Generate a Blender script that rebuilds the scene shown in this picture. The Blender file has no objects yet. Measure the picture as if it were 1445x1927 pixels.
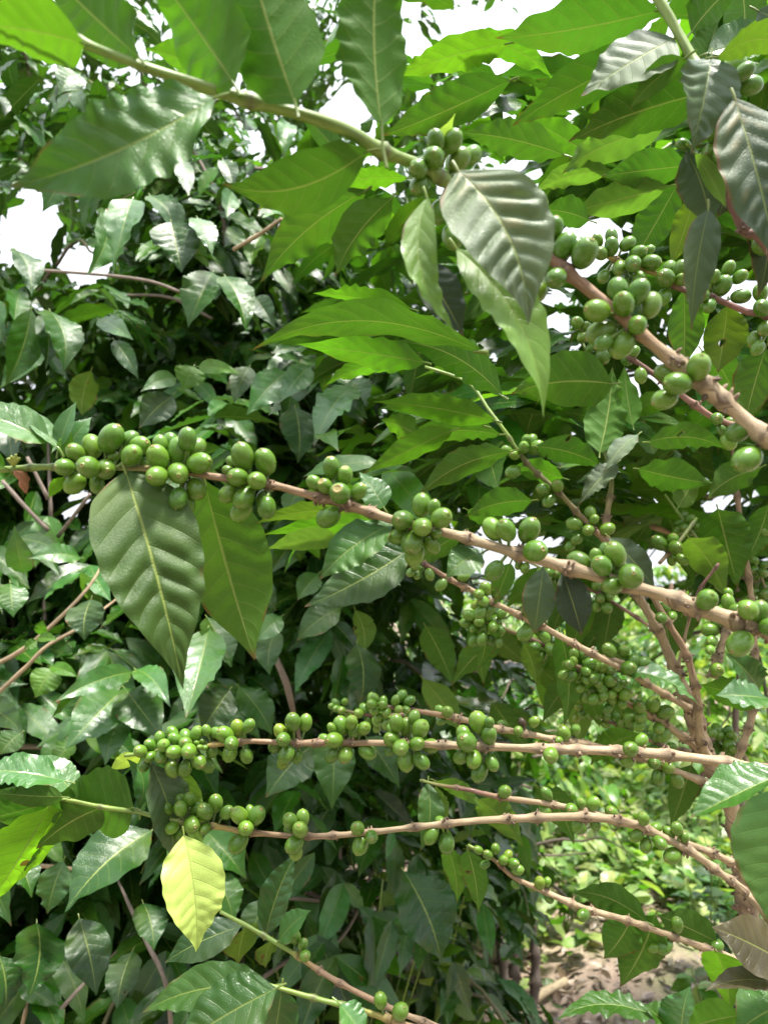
import bpy, math, random
import numpy as np
from mathutils import Vector, Matrix
R = random.Random(7)
NR = np.random.RandomState(11)
scene = bpy.context.scene
COL = scene.collection
rad = math.radians

# ------------------------------------------------------------------ camera
F = 1391.0                      # focal length in photo pixels (26 mm equivalent)
PITCH = rad(8.0)
CAM = np.array([0.0, 0.0, 1.55])
FW = np.array([0, math.cos(PITCH), math.sin(PITCH)])
UP = np.array([0, -math.sin(PITCH), math.cos(PITCH)])
RT = np.array([1.0, 0, 0])
def P(px, py, d):
    """point at depth d metres in the direction of photo pixel (px, py)"""
    return CAM + FW * d + RT * ((px - 722.5) / F * d) + UP * (-(py - 963.5) / F * d)
def proj(p):
    q = np.asarray(p) - CAM
    d = q @ FW
    return 722.5 + F * (q @ RT) / d, 963.5 - F * (q @ UP) / d, d
cd = bpy.data.cameras.new('camera'); cam = bpy.data.objects.new('camera', cd); COL.objects.link(cam)
cam.location = CAM; cam.rotation_euler = (math.pi / 2 + PITCH, 0, 0)
cd.sensor_fit = 'VERTICAL'; cd.sensor_height = 36; cd.sensor_width = 27; cd.lens = F / 1927 * 36
cd.clip_start = 0.02; cd.clip_end = 500
cd.dof.use_dof = True; cd.dof.focus_distance = 0.62; cd.dof.aperture_fstop = 9.5
scene.camera = cam

# ------------------------------------------------------------------ materials
class NT:
    def __init__(s, name):
        s.m = bpy.data.materials.new(name); s.m.use_nodes = True
        s.t = s.m.node_tree; s.t.nodes.clear(); s.out = s.n('ShaderNodeOutputMaterial')
    def n(s, typ, **k):
        nd = s.t.nodes.new(typ)
        for a, v in k.items(): setattr(nd, a, v)
        return nd
    def put(s, sock, v):
        if isinstance(v, bpy.types.NodeSocket): s.t.links.new(v, sock)
        elif v is not None:
            try: sock.default_value = v
            except Exception:
                n = len(sock.default_value)
                sock.default_value = ((v,) * 3 + (1,))[:n] if isinstance(v, (int, float)) else (*v, 1)[:n]
    def math(s, op, a, b=None, c=None, clamp=False):
        nd = s.n('ShaderNodeMath', operation=op, use_clamp=clamp)
        for i, v in enumerate((a, b, c)):
            if v is not None: s.put(nd.inputs[i], v)
        return nd.outputs[0]
    def sstep(s, lo, hi, x):
        nd = s.n('ShaderNodeMapRange', interpolation_type='SMOOTHSTEP')
        s.put(nd.inputs['Value'], x); nd.inputs['From Min'].default_value = lo; nd.inputs['From Max'].default_value = hi
        return nd.outputs[0]
    def mix(s, f, a, b, mode='MIX'):
        nd = s.n('ShaderNodeMix', data_type='RGBA', blend_type=mode)
        s.put(nd.inputs[0], f); s.put(nd.inputs[6], a if not isinstance(a, tuple) else (*a, 1)[:4]); s.put(nd.inputs[7], b if not isinstance(b, tuple) else (*b, 1)[:4])
        return nd.outputs[2]
    def noise(s, scale, detail=3, vec=None, rough=0.5):
        nd = s.n('ShaderNodeTexNoise'); nd.inputs['Scale'].default_value = scale; nd.inputs['Detail'].default_value = detail
        nd.inputs['Roughness'].default_value = rough
        if vec is not None: s.put(nd.inputs['Vector'], vec)
        return nd.outputs[0]
    def mapping(s, vec, scale):
        nd = s.n('ShaderNodeMapping'); s.put(nd.inputs[0], vec); nd.inputs['Scale'].default_value = scale
        return nd.outputs[0]
    def bsdf(s, **k):
        nd = s.n('ShaderNodeBsdfPrincipled')
        for a, v in k.items(): s.put(nd.inputs[a.replace('_', ' ')], v if not isinstance(v, tuple) else (*v, 1)[:4])
        return nd.outputs[0], nd
    def done(s, sh):
        s.t.links.new(sh, s.out.inputs[0]); return s.m

def leaf_material(name, wear, r0=0.15, r1=0.2, coat=0.0, tan=0.0, holes=False, fine=1.0, spec=0.5):
    t = NT(name)
    at = t.n('ShaderNodeAttribute', attribute_name='leafcol'); col = at.outputs['Color']; thin = at.outputs['Alpha']
    uv = t.n('ShaderNodeUVMap', uv_map='UVMap').outputs[0]
    sx = t.n('ShaderNodeSeparateXYZ'); t.put(sx.inputs[0], uv)
    a = t.math('ABSOLUTE', t.math('MULTIPLY_ADD', sx.outputs[0], 2.0, -1.0)); v = sx.outputs[1]
    rib = t.math('SUBTRACT', 1.0, t.sstep(0.012, 0.045, a))
    sg = t.math('MULTIPLY', t.math('SIGN', t.math('SUBTRACT', sx.outputs[0], 0.5)), 0.2)
    irr = t.math('ADD', sg, t.math('MULTIPLY', t.math('SINE', t.math('MULTIPLY_ADD', v, 6.5, 1.0)), 0.33))
    p = t.math('SUBTRACT', t.math('ADD', t.math('MULTIPLY', v, 9.0), irr), t.math('MULTIPLY', t.math('POWER', a, 1.25), 1.35))
    fr = t.math('PINGPONG', p, 0.5)
    lat = t.math('MULTIPLY', t.math('SUBTRACT', 1.0, t.sstep(0.0, 0.06, fr)), t.math('SUBTRACT', 1.0, t.sstep(0.7, 1.0, a)))
    tc = t.n('ShaderNodeTexCoord'); ob = tc.outputs['Object']
    n1 = t.noise(28, 3, ob); n2 = t.noise(160, 3, ob)
    vary = t.math('ADD', t.math('MULTIPLY', n1, 0.55), t.math('MULTIPLY', n2, 0.45))
    fac = t.math('MULTIPLY_ADD', vary, 0.9, 0.55)
    col2 = t.mix(1.0, col, t.mix(0.0, fac, fac), 'MULTIPLY')
    low = t.noise(11, 2, ob)
    col2 = t.mix(t.math('MULTIPLY', t.sstep(0.50, 0.72, low), 0.42), col2, t.mix(0.5, col, (0.12, 0.14, 0.015)))
    lowm = t.math('MULTIPLY_ADD', t.noise(17, 2, ob), 0.7, 0.65)
    col2 = t.mix(1.0, col2, t.mix(0.0, lowm, lowm), 'MULTIPLY')
    # small net of tertiary veins
    vor = t.n('ShaderNodeTexVoronoi', feature='DISTANCE_TO_EDGE'); vor.inputs['Scale'].default_value = 1.0
    t.put(vor.inputs['Vector'], t.mapping(uv, (26, 60, 1)))
    net = t.math('SUBTRACT', 1.0, t.sstep(0.0, 0.12, vor.outputs['Distance']))
    vein = t.mix(0.5, col, (0.32, 0.40, 0.09))
    ribc = t.mix(0.55, col, (0.34, 0.40, 0.09))
    top = t.mix(t.math('MULTIPLY', lat, 0.26 * fine), col2, vein)
    top = t.mix(t.math('MULTIPLY', rib, 0.85), top, ribc)
    und0 = t.mix(0.5, t.mix(1.0, col2, (1.5, 1.5, 1.5), 'MULTIPLY'), (0.072, 0.132, 0.024))
    und = t.mix(t.math('MULTIPLY', net, 0.16), und0, (0.2, 0.3, 0.08))
    und = t.mix(t.math('MULTIPLY', lat, 0.4), und, (0.21, 0.30, 0.08))
    und = t.mix(t.math('MULTIPLY', rib, 0.85), und, (0.34, 0.40, 0.12))
    if tan:
        patch = t.math('MULTIPLY', t.math('MULTIPLY', t.sstep(0.16, 0.42, fr), t.sstep(0.46, 0.62, n1)), t.math('SUBTRACT', 1.0, t.sstep(0.35, 0.8, a)))
        top = t.mix(t.math('MULTIPLY', patch, tan), top, (0.33, 0.28, 0.14))
    geo = t.n('ShaderNodeNewGeometry'); back = geo.outputs['Backfacing']
    base = t.mix(back, top, und)
    sp = t.math('MULTIPLY', t.sstep(0.735 - wear, 0.765 - wear, t.noise(46, 1.5, ob)), 0.9)
    dry = t.math('MULTIPLY', t.math('MAXIMUM', t.sstep(0.92, 0.985, v), t.math('MULTIPLY', t.sstep(0.86, 0.97, a), t.sstep(0.58, 0.64, t.noise(30, 1, ob)))), t.sstep(0.50, 0.60, t.noise(9, 1, ob)))
    sp = t.math('MAXIMUM', sp, t.math('MULTIPLY', dry, 0.8))
    base = t.mix(sp, base, (0.16, 0.085, 0.03))
    # thin lamina glows yellow green when lit from the other side; veins stay darker
    tr = t.mix(0.4, t.mix(1.0, col2, (1.6, 1.7, 0.6), 'MULTIPLY'), (0.050, 0.145, 0.004))
    tr = t.mix(t.math('MULTIPLY', t.math('MAXIMUM', lat, rib), 0.5), tr, (0.08, 0.13, 0.012))
    tr = t.mix(sp, tr, (0.10, 0.04, 0.01))
    h = t.math('ADD', t.math('MULTIPLY', lat, -0.55), t.math('ADD', t.math('MULTIPLY', n2, 0.22 * fine), t.math('MULTIPLY', net, -0.22)))
    h = t.math('SUBTRACT', h, t.math('MULTIPLY', rib, 0.8))
    bp = t.n('ShaderNodeBump'); bp.inputs['Strength'].default_value = 0.35; bp.inputs['Distance'].default_value = 0.0012
    t.put(bp.inputs['Height'], h)
    rough = t.mix(back, t.math('ADD', t.math('MULTIPLY_ADD', n1, r1, r0), t.math('MULTIPLY', t.sstep(0.45, 0.7, t.noise(7, 1, ob)), 0.15)), 0.55)
    sh, nd = t.bsdf(Base_Color=base, Roughness=rough, Normal=bp.outputs[0])
    t.put(nd.inputs['Coat Weight'], t.math('MULTIPLY', t.math('SUBTRACT', 1.0, back), coat)); nd.inputs['Coat Roughness'].default_value = 0.22
    t.put(nd.inputs['Specular IOR Level'], t.mix(back, (spec, spec, spec), (0.12, 0.12, 0.12)))
    tl = t.n('ShaderNodeBsdfTranslucent'); t.put(tl.inputs[0], tr); t.put(tl.inputs[1], bp.outputs[0])
    mx = t.n('ShaderNodeMixShader'); t.put(mx.inputs[0], thin); t.put(mx.inputs[1], sh); t.put(mx.inputs[2], tl.outputs[0])
    if holes:                                                # insects ate right through the middle of some spots
        tp = t.n('ShaderNodeBsdfTransparent'); m2 = t.n('ShaderNodeMixShader')
        t.put(m2.inputs[0], t.math('GREATER_THAN', t.noise(46, 1.5, ob), 0.762 - wear)); t.put(m2.inputs[1], mx.outputs[0]); t.put(m2.inputs[2], tp.outputs[0])
        return t.done(m2.outputs[0])
    return t.done(mx.outputs[0])
M_LEAF = leaf_material('coffee_leaf', -0.02)
M_LEAFW = leaf_material('coffee_leaf_worn', 0.02, holes=True)
M_SATIN = leaf_material('coffee_leaf_satin', -0.03, 0.36, 0.26, fine=.4, spec=.42)
M_GLOSS = leaf_material('coffee_leaf_glossy', -0.03, 0.15, 0.18, 0.3, spec=0.6)
M_TAN = leaf_material('coffee_leaf_mottled', -0.03, 0.30, 0.24, 0.0, 0.6, fine=.5, spec=.5)

def bark_material():
    t = NT('bark'); at = t.n('ShaderNodeAttribute', attribute_name='leafcol'); col = at.outputs['Color']; old = at.outputs['Alpha']
    uv = t.n('ShaderNodeUVMap', uv_map='UVMap').outputs[0]
    ob = t.n('ShaderNodeTexCoord').outputs['Object']
    st = t.noise(1.0, 5, t.mapping(uv, (7, 34, 1)), 0.65)
    st2 = t.noise(1.0, 4, t.mapping(uv, (3.5, 16, 1)), 0.6)
    fi = t.noise(420, 3, ob)
    f = t.math('MULTIPLY_ADD', st, 1.5, 0.22)
    c = t.mix(1.0, col, t.mix(0.0, f, f), 'MULTIPLY')
    dark = t.math('MULTIPLY', t.sstep(0.56, 0.66, st2), old)
    c = t.mix(t.math('MULTIPLY', dark, 0.75), c, (0.10, 0.052, 0.034))
    pale = t.math('MULTIPLY', t.sstep(0.60, 0.70, st), old)
    c = t.mix(t.math('MULTIPLY', pale, 0.55), c, (0.50, 0.40, 0.32))
    h = t.math('ADD', t.math('MULTIPLY', st, 1.0), t.math('ADD', t.math('MULTIPLY', fi, 0.4), t.math('MULTIPLY', dark, -0.6)))
    bp = t.n('ShaderNodeBump'); bp.inputs['Strength'].default_value = 0.7; bp.inputs['Distance'].default_value = 0.0010
    t.put(bp.inputs['Height'], t.math('MULTIPLY', h, t.math('MULTIPLY_ADD', old, 0.85, 0.15)))
    sh, nd = t.bsdf(Base_Color=c, Roughness=t.math('MULTIPLY_ADD', old, 0.3, 0.42), Normal=bp.outputs[0])
    return t.done(sh)
M_BARK = bark_material()

def cherry_material():
    t = NT('cherry_skin'); oi = t.n('ShaderNodeObjectInfo').outputs['Random']
    oc = t.n('ShaderNodeObjectInfo').outputs['Color']
    ob = t.n('ShaderNodeTexCoord').outputs['Object']
    sx = t.n('ShaderNodeSeparateXYZ'); t.put(sx.inputs[0], ob)
    n = t.noise(3.2, 3, t.mix(1.0, ob, t.mix(0.0, oi, oi), 'ADD')); n2 = t.noise(26, 2, ob)
    c = t.mix(oi, (0.060, 0.148, 0.011), (0.116, 0.222, 0.022))
    c = t.mix(t.math('MULTIPLY', t.sstep(0.42, 0.75, n), 0.55), c, (0.115, 0.21, 0.036))
    c = t.mix(t.math('MULTIPLY', t.sstep(0.55, 0.75, n2), 0.25), c, (0.17, 0.28, 0.07))
    c = t.mix(t.math('MULTIPLY', t.sstep(0.72, 1.02, sx.outputs[2]), 0.3), c, (0.20, 0.27, 0.06))
    n3 = t.noise(7.5, 1, t.mix(1.0, ob, t.mix(0.0, oi, oi), 'ADD'))
    c = t.mix(t.math('MULTIPLY', t.sstep(0.72, 0.76, n3), 0.6), c, (0.13, 0.085, 0.03))
    c = t.mix(1.0, c, oc, 'MULTIPLY')
    bp = t.n('ShaderNodeBump'); bp.inputs['Strength'].default_value = 0.12; bp.inputs['Distance'].default_value = 0.0006
    t.put(bp.inputs['Height'], n2)
    sh, nd = t.bsdf(Base_Color=c, Roughness=t.math('MULTIPLY_ADD', n, 0.2, 0.17), Normal=bp.outputs[0])
    nd.inputs['Subsurface Weight'].default_value = 0.0
    nd.inputs['Subsurface Radius'].default_value = (0.6, 1.0, 0.2); nd.inputs['Subsurface Scale'].default_value = 0.002
    return t.done(sh)
def scar_material():
    t = NT('cherry_scar'); ob = t.n('ShaderNodeTexCoord').outputs['Object']
    n = t.noise(9, 3, ob)
    c = t.mix(n, (0.20, 0.14, 0.05), (0.34, 0.31, 0.11))
    sh, nd = t.bsdf(Base_Color=c, Roughness=0.75)
    return t.done(sh)
M_CH = cherry_material(); M_SCAR = scar_material()

def ground_material():
    t = NT('soil'); ob = t.n('ShaderNodeTexCoord').outputs['Object']
    a = t.noise(1.1, 5, ob); b = t.noise(22, 5, ob, 0.65); c = t.noise(90, 3, ob)
    col = t.mix(b, (0.13, 0.085, 0.06), (0.40, 0.31, 0.235))
    col = t.mix(t.math('MULTIPLY', t.sstep(0.5, 0.62, a), 0.7), col, (0.13, 0.19, 0.05))
    col = t.mix(t.math('MULTIPLY', t.sstep(0.6, 0.7, c), 0.6), col, (0.42, 0.33, 0.26))
    bp = t.n('ShaderNodeBump'); bp.inputs['Strength'].default_value = 0.8; bp.inputs['Distance'].default_value = 0.03
    t.put(bp.inputs['Height'], b)
    sh, nd = t.bsdf(Base_Color=col, Roughness=0.9, Normal=bp.outputs[0])
    return t.done(sh)
M_SOIL = ground_material()

# ------------------------------------------------------------------ mesh helpers
def mesh_from(name, V, faces, uv=None, col=None, mats=(), smooth=True, mat_idx=None):
    me = bpy.data.meshes.new(name)
    V = np.asarray(V, dtype=np.float32); faces = [np.asarray(f) for f in faces] if not isinstance(faces, np.ndarray) else faces
    if isinstance(faces, np.ndarray):
        nf, k = faces.shape
        me.vertices.add(len(V)); me.vertices.foreach_set('co', V.ravel())
        me.loops.add(nf * k); me.loops.foreach_set('vertex_index', faces.ravel().astype(np.int32))
        me.polygons.add(nf); me.polygons.foreach_set('loop_start', np.arange(0, nf * k, k, dtype=np.int32))
        loops = faces.ravel()
    else:
        me.from_pydata(V.tolist(), [], [f.tolist() for f in faces]); loops = np.concatenate(faces)
    me.update(calc_edges=True)
    if uv is not None:
        ul = me.uv_layers.new(name='UVMap'); ul.data.foreach_set('uv', np.asarray(uv, dtype=np.float32)[loops].ravel())
    if col is not None:
        at = me.attributes.new('leafcol', 'FLOAT_COLOR', 'POINT'); at.data.foreach_set('color', np.asarray(col, dtype=np.float32).ravel())
    for m in mats: me.materials.append(m)
    if mat_idx is not None: me.polygons.foreach_set('material_index', np.asarray(mat_idx, dtype=np.int32))
    me.polygons.foreach_set('use_smooth', np.full(len(me.polygons), smooth, dtype=bool))
    me.update()
    return me
def obj(name, me, parent=None, loc=None):
    o = bpy.data.objects.new(name, me); COL.objects.link(o)
    if loc is not None: o.location = loc
    if parent is not None: o.parent = parent
    return o
def tag(o, label=None, cat=None, group=None, kind=None):
    if label: o['label'] = label
    if cat: o['category'] = cat
    if group: o['group'] = group
    if kind: o['kind'] = kind
    return o
def thing(name, label, cat, loc, group=None):
    o = bpy.data.objects.new(name, None); COL.objects.link(o); o.location = loc; o.empty_display_size = 0.05
    return tag(o, label, cat, group)
def local(o):
    """world origin of an object through its parents (only translations are used on parents)"""
    v = np.zeros(3)
    while o is not None: v = v + np.array(o.location); o = o.parent
    return v

# ------------------------------------------------------------------ leaves
PV = np.array([0, .04, .10, .2, .32, .45, .58, .7, .8, .88, .94, .975, 1.0])
PW = np.array([.03, .14, .40, .75, .95, 1.0, .94, .77, .51, .26, .11, .05, .0])
def smooth_interp(v):
    fine = np.linspace(0, 1, 201); w = np.interp(fine, PV, PW)
    k = np.array([1, 2, 3, 2, 1]) / 9.0
    for _ in range(4):
        w2 = np.convolve(np.pad(w, 2, mode='edge'), k, 'valid'); w2[0] = PW[0]; w2[-1] = 0.0; w = w2
    return np.interp(v, fine, w)
def leaf_grid(nu, nv):
    u = np.linspace(-1, 1, nu + 1); v = np.linspace(0, 1, nv + 1) ** 0.95
    U, Vv = np.meshgrid(u, v); U = U.ravel(); Vv = Vv.ravel()
    idx = np.arange((nu + 1) * (nv + 1)).reshape(nv + 1, nu + 1)
    f = np.stack([idx[:-1, :-1], idx[:-1, 1:], idx[1:, 1:], idx[1:, :-1]], -1).reshape(-1, 4)
    return U, Vv, f
def leaf_shape(U, V, L, W, fold=0.18, wave=0.05, nw=6, ph=(0, 1.5), bend=0.06, sway=0.0, pucker=0.02, twist=0.0, asym=0.0, curl=0.0, pe=0.9):
    a = np.abs(U); hw = W / 2 * smooth_interp(V ** pe) * (1 + asym * np.sign(U))
    env = np.clip(V * 6, 0, 1) * np.clip((1 - V) * 5, 0, 1)
    side = np.where(U < 0, ph[0], ph[1])
    x = U * hw * math.cos(fold) ; z = a * hw * math.sin(fold)
    wob = (np.sin(2 * np.pi * nw * (V + .05 * np.sin(9 * V + side)) + side) * (.65 + .5 * np.sin(V * 6 + side * 3)) + 0.6 * np.sin(2 * np.pi * nw * 0.43 * V + side * 2.1))
    z = z + wave * W * a ** 2.2 * wob * env
    x = x + U * hw * 0.014 * np.sin(2 * np.pi * nw * 1.0 * V + side + 1.0) * a ** 3
    p = V * 9 + .2 * np.sign(U) + .33 * np.sin(6.5 * V + 1.0) - 1.35 * a ** 1.25
    quilt = (np.abs(np.sin(np.pi * p)) - 0.62) * (1 + .5 * np.sin(V * 11 + side * 1.7))
    z = z + pucker * W * quilt * np.clip(a * 7, 0, 1) * np.clip((1 - a) * 2.5, 0, 1) * env
    z = z - curl * W * a ** 2
    th = twist * (V - 0.4)
    x, z = x * np.cos(th) - z * np.sin(th), x * np.sin(th) + z * np.cos(th)
    q = 4 * V * (1 - V) * (1 + 0.25 * (V - 0.5))
    return np.stack([x + sway * L * q, L * V, z + bend * L * q], -1)
GH = leaf_grid(22, 44); GM = leaf_grid(12, 24); GL = leaf_grid(6, 17); GXS = leaf_grid(4, 8)

PAL = {  # reflectance of the upper side, thinness (how much light passes through)
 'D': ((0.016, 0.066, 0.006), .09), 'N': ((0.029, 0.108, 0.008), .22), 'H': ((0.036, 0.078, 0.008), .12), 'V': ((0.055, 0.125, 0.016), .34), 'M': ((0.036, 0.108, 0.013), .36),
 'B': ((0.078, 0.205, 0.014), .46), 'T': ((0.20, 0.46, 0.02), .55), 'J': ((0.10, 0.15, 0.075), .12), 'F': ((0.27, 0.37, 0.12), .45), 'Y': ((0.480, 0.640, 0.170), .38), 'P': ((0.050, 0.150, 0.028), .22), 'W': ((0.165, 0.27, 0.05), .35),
 'G': ((0.044, 0.080, 0.036), .12), 'O': ((0.075, 0.130, 0.016), .38), 'R': ((0.085, 0.075, 0.035), .22),
 'L': ((0.105, 0.195, 0.038), .42), 'K': ((0.018, 0.036, 0.018), .06)}
def leaf_color(code, k=0.12):
    c, t = PAL[code]; s = 1 + R.uniform(-k, k) * 1.4
    return [c[0] * s * (1 + R.uniform(-k, k)), c[1] * s, c[2] * s * (1 + R.uniform(-k, k)), t]
def add_leaf(parent, b, tip, w, side='T', hue='N', d=None, dd=None, tilt=None, db=0.0, grid=None, pet=0.007, label=None, mat=None, name='leaf', **sh):
    """one leaf as its own mesh: b, tip photo pixels; d depth of the base; dd depth change towards the tip (share of its length)"""
    lpx = math.hypot(tip[0] - b[0], tip[1] - b[1])
    if d is None: d = 1.0
    lr = lpx / F * d
    if dd is None: dd = (-0.32 if side == 'T' else 0.25) * R.uniform(0.5, 1.4)
    P0 = P(b[0], b[1], d); P1 = P(tip[0], tip[1], d + dd * lr)
    y = P1 - P0; L = np.linalg.norm(y); y /= L
    tc = CAM - (P0 + P1) / 2; tc -= y * (tc @ y); tc /= np.linalg.norm(tc)
    up = np.cross(y, tc)
    if up[2] < 0 or (abs(up[2]) < 0.25 and R.random() < 0.5): up = -up
    if tilt is None: tilt = R.uniform(5, 35) if side == 'T' else R.uniform(15, 45)
    t = rad(tilt); s = 1 if side == 'T' else -1
    n = s * tc * math.cos(t) + up * math.sin(t); n /= np.linalg.norm(n)
    x = np.cross(y, n)
    W = w / F * d / max(0.35, abs(math.cos(t)))
    g = grid or (GH if lpx > 150 else GM)
    kw = dict(fold=R.uniform(0.06, 0.3), wave=R.uniform(0.025, 0.06), nw=R.uniform(5, 8), ph=(R.uniform(0, 6), R.uniform(0, 6)), bend=R.uniform(0.02, 0.1),
              sway=R.uniform(-0.04, 0.04), pucker=R.uniform(0.010, 0.028), twist=R.uniform(-0.6, 0.6), pe=R.uniform(.78, 1.0))
    kw.update(sh)
    V = leaf_shape(g[0], g[1], L, W, **kw)
    U, VV, f = g
    uv = np.stack([U * 0.5 + 0.5, VV], -1)
    # petiole
    pr = max(0.0007, L * 0.009); k = 6; ring = []
    for j, yy in enumerate((-pet, -pet * 0.5, 0.0, L * 0.03)):
        for i in range(k):
            an = 2 * math.pi * i / k; r = pr * (1.15, 1.0, 0.9, 0.6)[j]
            ring.append([r * math.cos(an), yy, r * math.sin(an) - (0.25 * (yy / max(pet, 1e-4)) ** 2 * pet if yy < 0 else 0)])
    n0 = len(V); V = np.concatenate([V, np.array(ring)]); uv = np.concatenate([uv, np.tile([[0.5, 0.02]], (len(ring), 1))])
    f2 = np.array([[n0 + j * k + i, n0 + (j + 1) * k + i, n0 + (j + 1) * k + (i + 1) % k, n0 + j * k + (i + 1) % k] for j in range(3) for i in range(k)])
    Mx = np.stack([x, y, n], 1)
    W3 = V @ Mx.T + P0
    org = P0
    c = np.tile([leaf_color(hue)], (len(V), 1))
    me = mesh_from(name, W3 - org, np.concatenate([f, f2]), uv, c, [mat or (M_SATIN if hue in 'GK' else M_GLOSS if hue == 'P' and side == 'T' else M_LEAFW if R.random() < 0.3 else M_LEAF)])
    o = obj(name, me, parent, org - local(parent))
    if label: o['label'] = label
    return o

# a set of small leaf templates for crowns
def templates(g, n, seed, wr=(0.32, 0.40), **kw):
    r = random.Random(seed); out = []
    for _ in range(n):
        k = dict(fold=r.uniform(0.05, 0.35), wave=r.uniform(0.045, 0.10), nw=r.uniform(5, 7.5), ph=(r.uniform(0, 6), r.uniform(0, 6)), bend=r.uniform(0.02, 0.14),
                 sway=r.uniform(-0.05, 0.05), pucker=r.uniform(0.01, 0.03), twist=r.uniform(-0.7, 0.7))
        k.update(kw)
        out.append(leaf_shape(g[0], g[1], 1.0, r.uniform(*wr), **k))
    return out
TL = templates(GL, 8, 3); TX = templates(GXS, 8, 4)
TXR = templates(GXS, 6, 5)
for i in range(len(TXR)): TXR[i] = TXR[i] * np.array([1.7, 1, 1])
def leaves_mesh(name, items, g, T, mat=None):
    """items: (base, direction, normal, length, colour)"""
    n = len(items); nv = len(g[0])
    V = np.empty((n * nv, 3)); C = np.empty((n * nv, 4)); UVs = np.tile(np.stack([g[0] * .5 + .5, g[1]], -1), (n, 1))
    for i, (b, y, nm, L, c) in enumerate(items):
        y = y / np.linalg.norm(y); x = np.cross(y, nm); x /= (np.linalg.norm(x) + 1e-9); z = np.cross(x, y)
        t = T[R.randrange(len(T))] * L
        V[i * nv:(i + 1) * nv] = t @ np.stack([x, y, z], 0) + b
        C[i * nv:(i + 1) * nv] = c
    f = (g[2][None] + (np.arange(n) * nv)[:, None, None]).reshape(-1, 4)
    return mesh_from(name, V, f, UVs, C, [mat or M_LEAF])

# ------------------------------------------------------------------ stems
def spline(pts, per=8):
    A = np.asarray(pts, float); A = np.concatenate([[2 * A[0] - A[1]], A, [2 * A[-1] - A[-2]]]); out = []
    for i in range(1, len(A) - 2):
        p0, p1, p2, p3 = A[i - 1:i + 3]
        for t in np.linspace(0, 1, per, endpoint=False):
            out.append(0.5 * (2 * p1 + (p2 - p0) * t + (2 * p0 - 5 * p1 + 4 * p2 - p3) * t * t + (3 * p1 - p0 - 3 * p2 + p3) * t ** 3))
    out.append(A[-2]); return np.array(out)
BROWN = (0.28, 0.18, 0.105); TAN = (0.36, 0.265, 0.16); PURP = (0.17, 0.085, 0.065); GREEN = (0.17, 0.25, 0.045); DGREEN = (0.10, 0.16, 0.035); YEL = (0.36, 0.27, 0.08); GREY = (0.20, 0.155, 0.125)
def tube_arrays(pts, rads, cols, nodes=(), seg=12, bumps=0.06, per=8, seed=0):
    """pts world; rads metres; cols rgba per point; nodes world points where the stem swells"""
    S = spline(np.concatenate([np.asarray(pts, float), np.asarray(rads, float)[:, None], np.asarray(cols, float)], 1), per)
    C, r, col = S[:, :3], S[:, 3].copy(), np.clip(S[:, 4:], 0, 1)
    d = np.gradient(C, axis=0); d /= np.linalg.norm(d, axis=1)[:, None]
    s = np.concatenate([[0], np.cumsum(np.linalg.norm(np.diff(C, axis=0), axis=1))])
    for nd in nodes:
        i = int(np.argmin(np.linalg.norm(C - nd, axis=1))); r0 = r[i]
        g = np.exp(-((s - s[i]) / (1.5 * r0)) ** 2); r = r * (1 + 0.5 * g)
        g2 = np.exp(-((s - s[i]) / (0.7 * r0)) ** 2)[:, None]; col[:, :3] = col[:, :3] * (1 - 0.62 * g2) + np.array([0.07, 0.045, 0.03]) * 0.62 * g2
    rs = np.random.RandomState(seed + len(C))
    ref = np.array([0, 0.3, 1.0]); V = []; UVs = []; Cc = []
    ph = rs.uniform(0, 6, 4)
    for i in range(len(C)):
        x = np.cross(d[i], ref); x /= np.linalg.norm(x); y = np.cross(x, d[i])
        for k in range(seg):
            an = 2 * np.pi * k / seg
            rr = r[i] * (1 + bumps * (np.sin(2 * an + ph[0] + s[i] / r[i] * .35) + 0.7 * np.sin(3 * an + ph[1] - s[i] / r[i] * .5)) + rs.uniform(-bumps, bumps) * .35)
            V.append(C[i] + rr * (x * np.cos(an) + y * np.sin(an))); UVs.append((s[i] * 10, k / seg * max(r[i], .001) * 60)); Cc.append(col[i])
    n = len(C); f = [[i * seg + k, i * seg + (k + 1) % seg, (i + 1) * seg + (k + 1) % seg, (i + 1) * seg + k] for i in range(n - 1) for k in range(seg)]
    V = np.array(V); UVs = np.array(UVs); Cc = np.array(Cc)
    V = np.concatenate([V, [C[0], C[-1]]]); UVs = np.concatenate([UVs, [UVs[0], UVs[-1]]]); Cc = np.concatenate([Cc, [Cc[0], Cc[-1]]])
    a, b = len(V) - 2, len(V) - 1
    f += [[a, (k + 1) % seg, k, k] for k in range(0)]
    tri = [[a, (k + 1) % seg, k] for k in range(seg)] + [[b, (n - 1) * seg + k, (n - 1) * seg + (k + 1) % seg] for k in range(seg)]
    return V, f, tri, UVs, Cc, C, r
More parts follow.
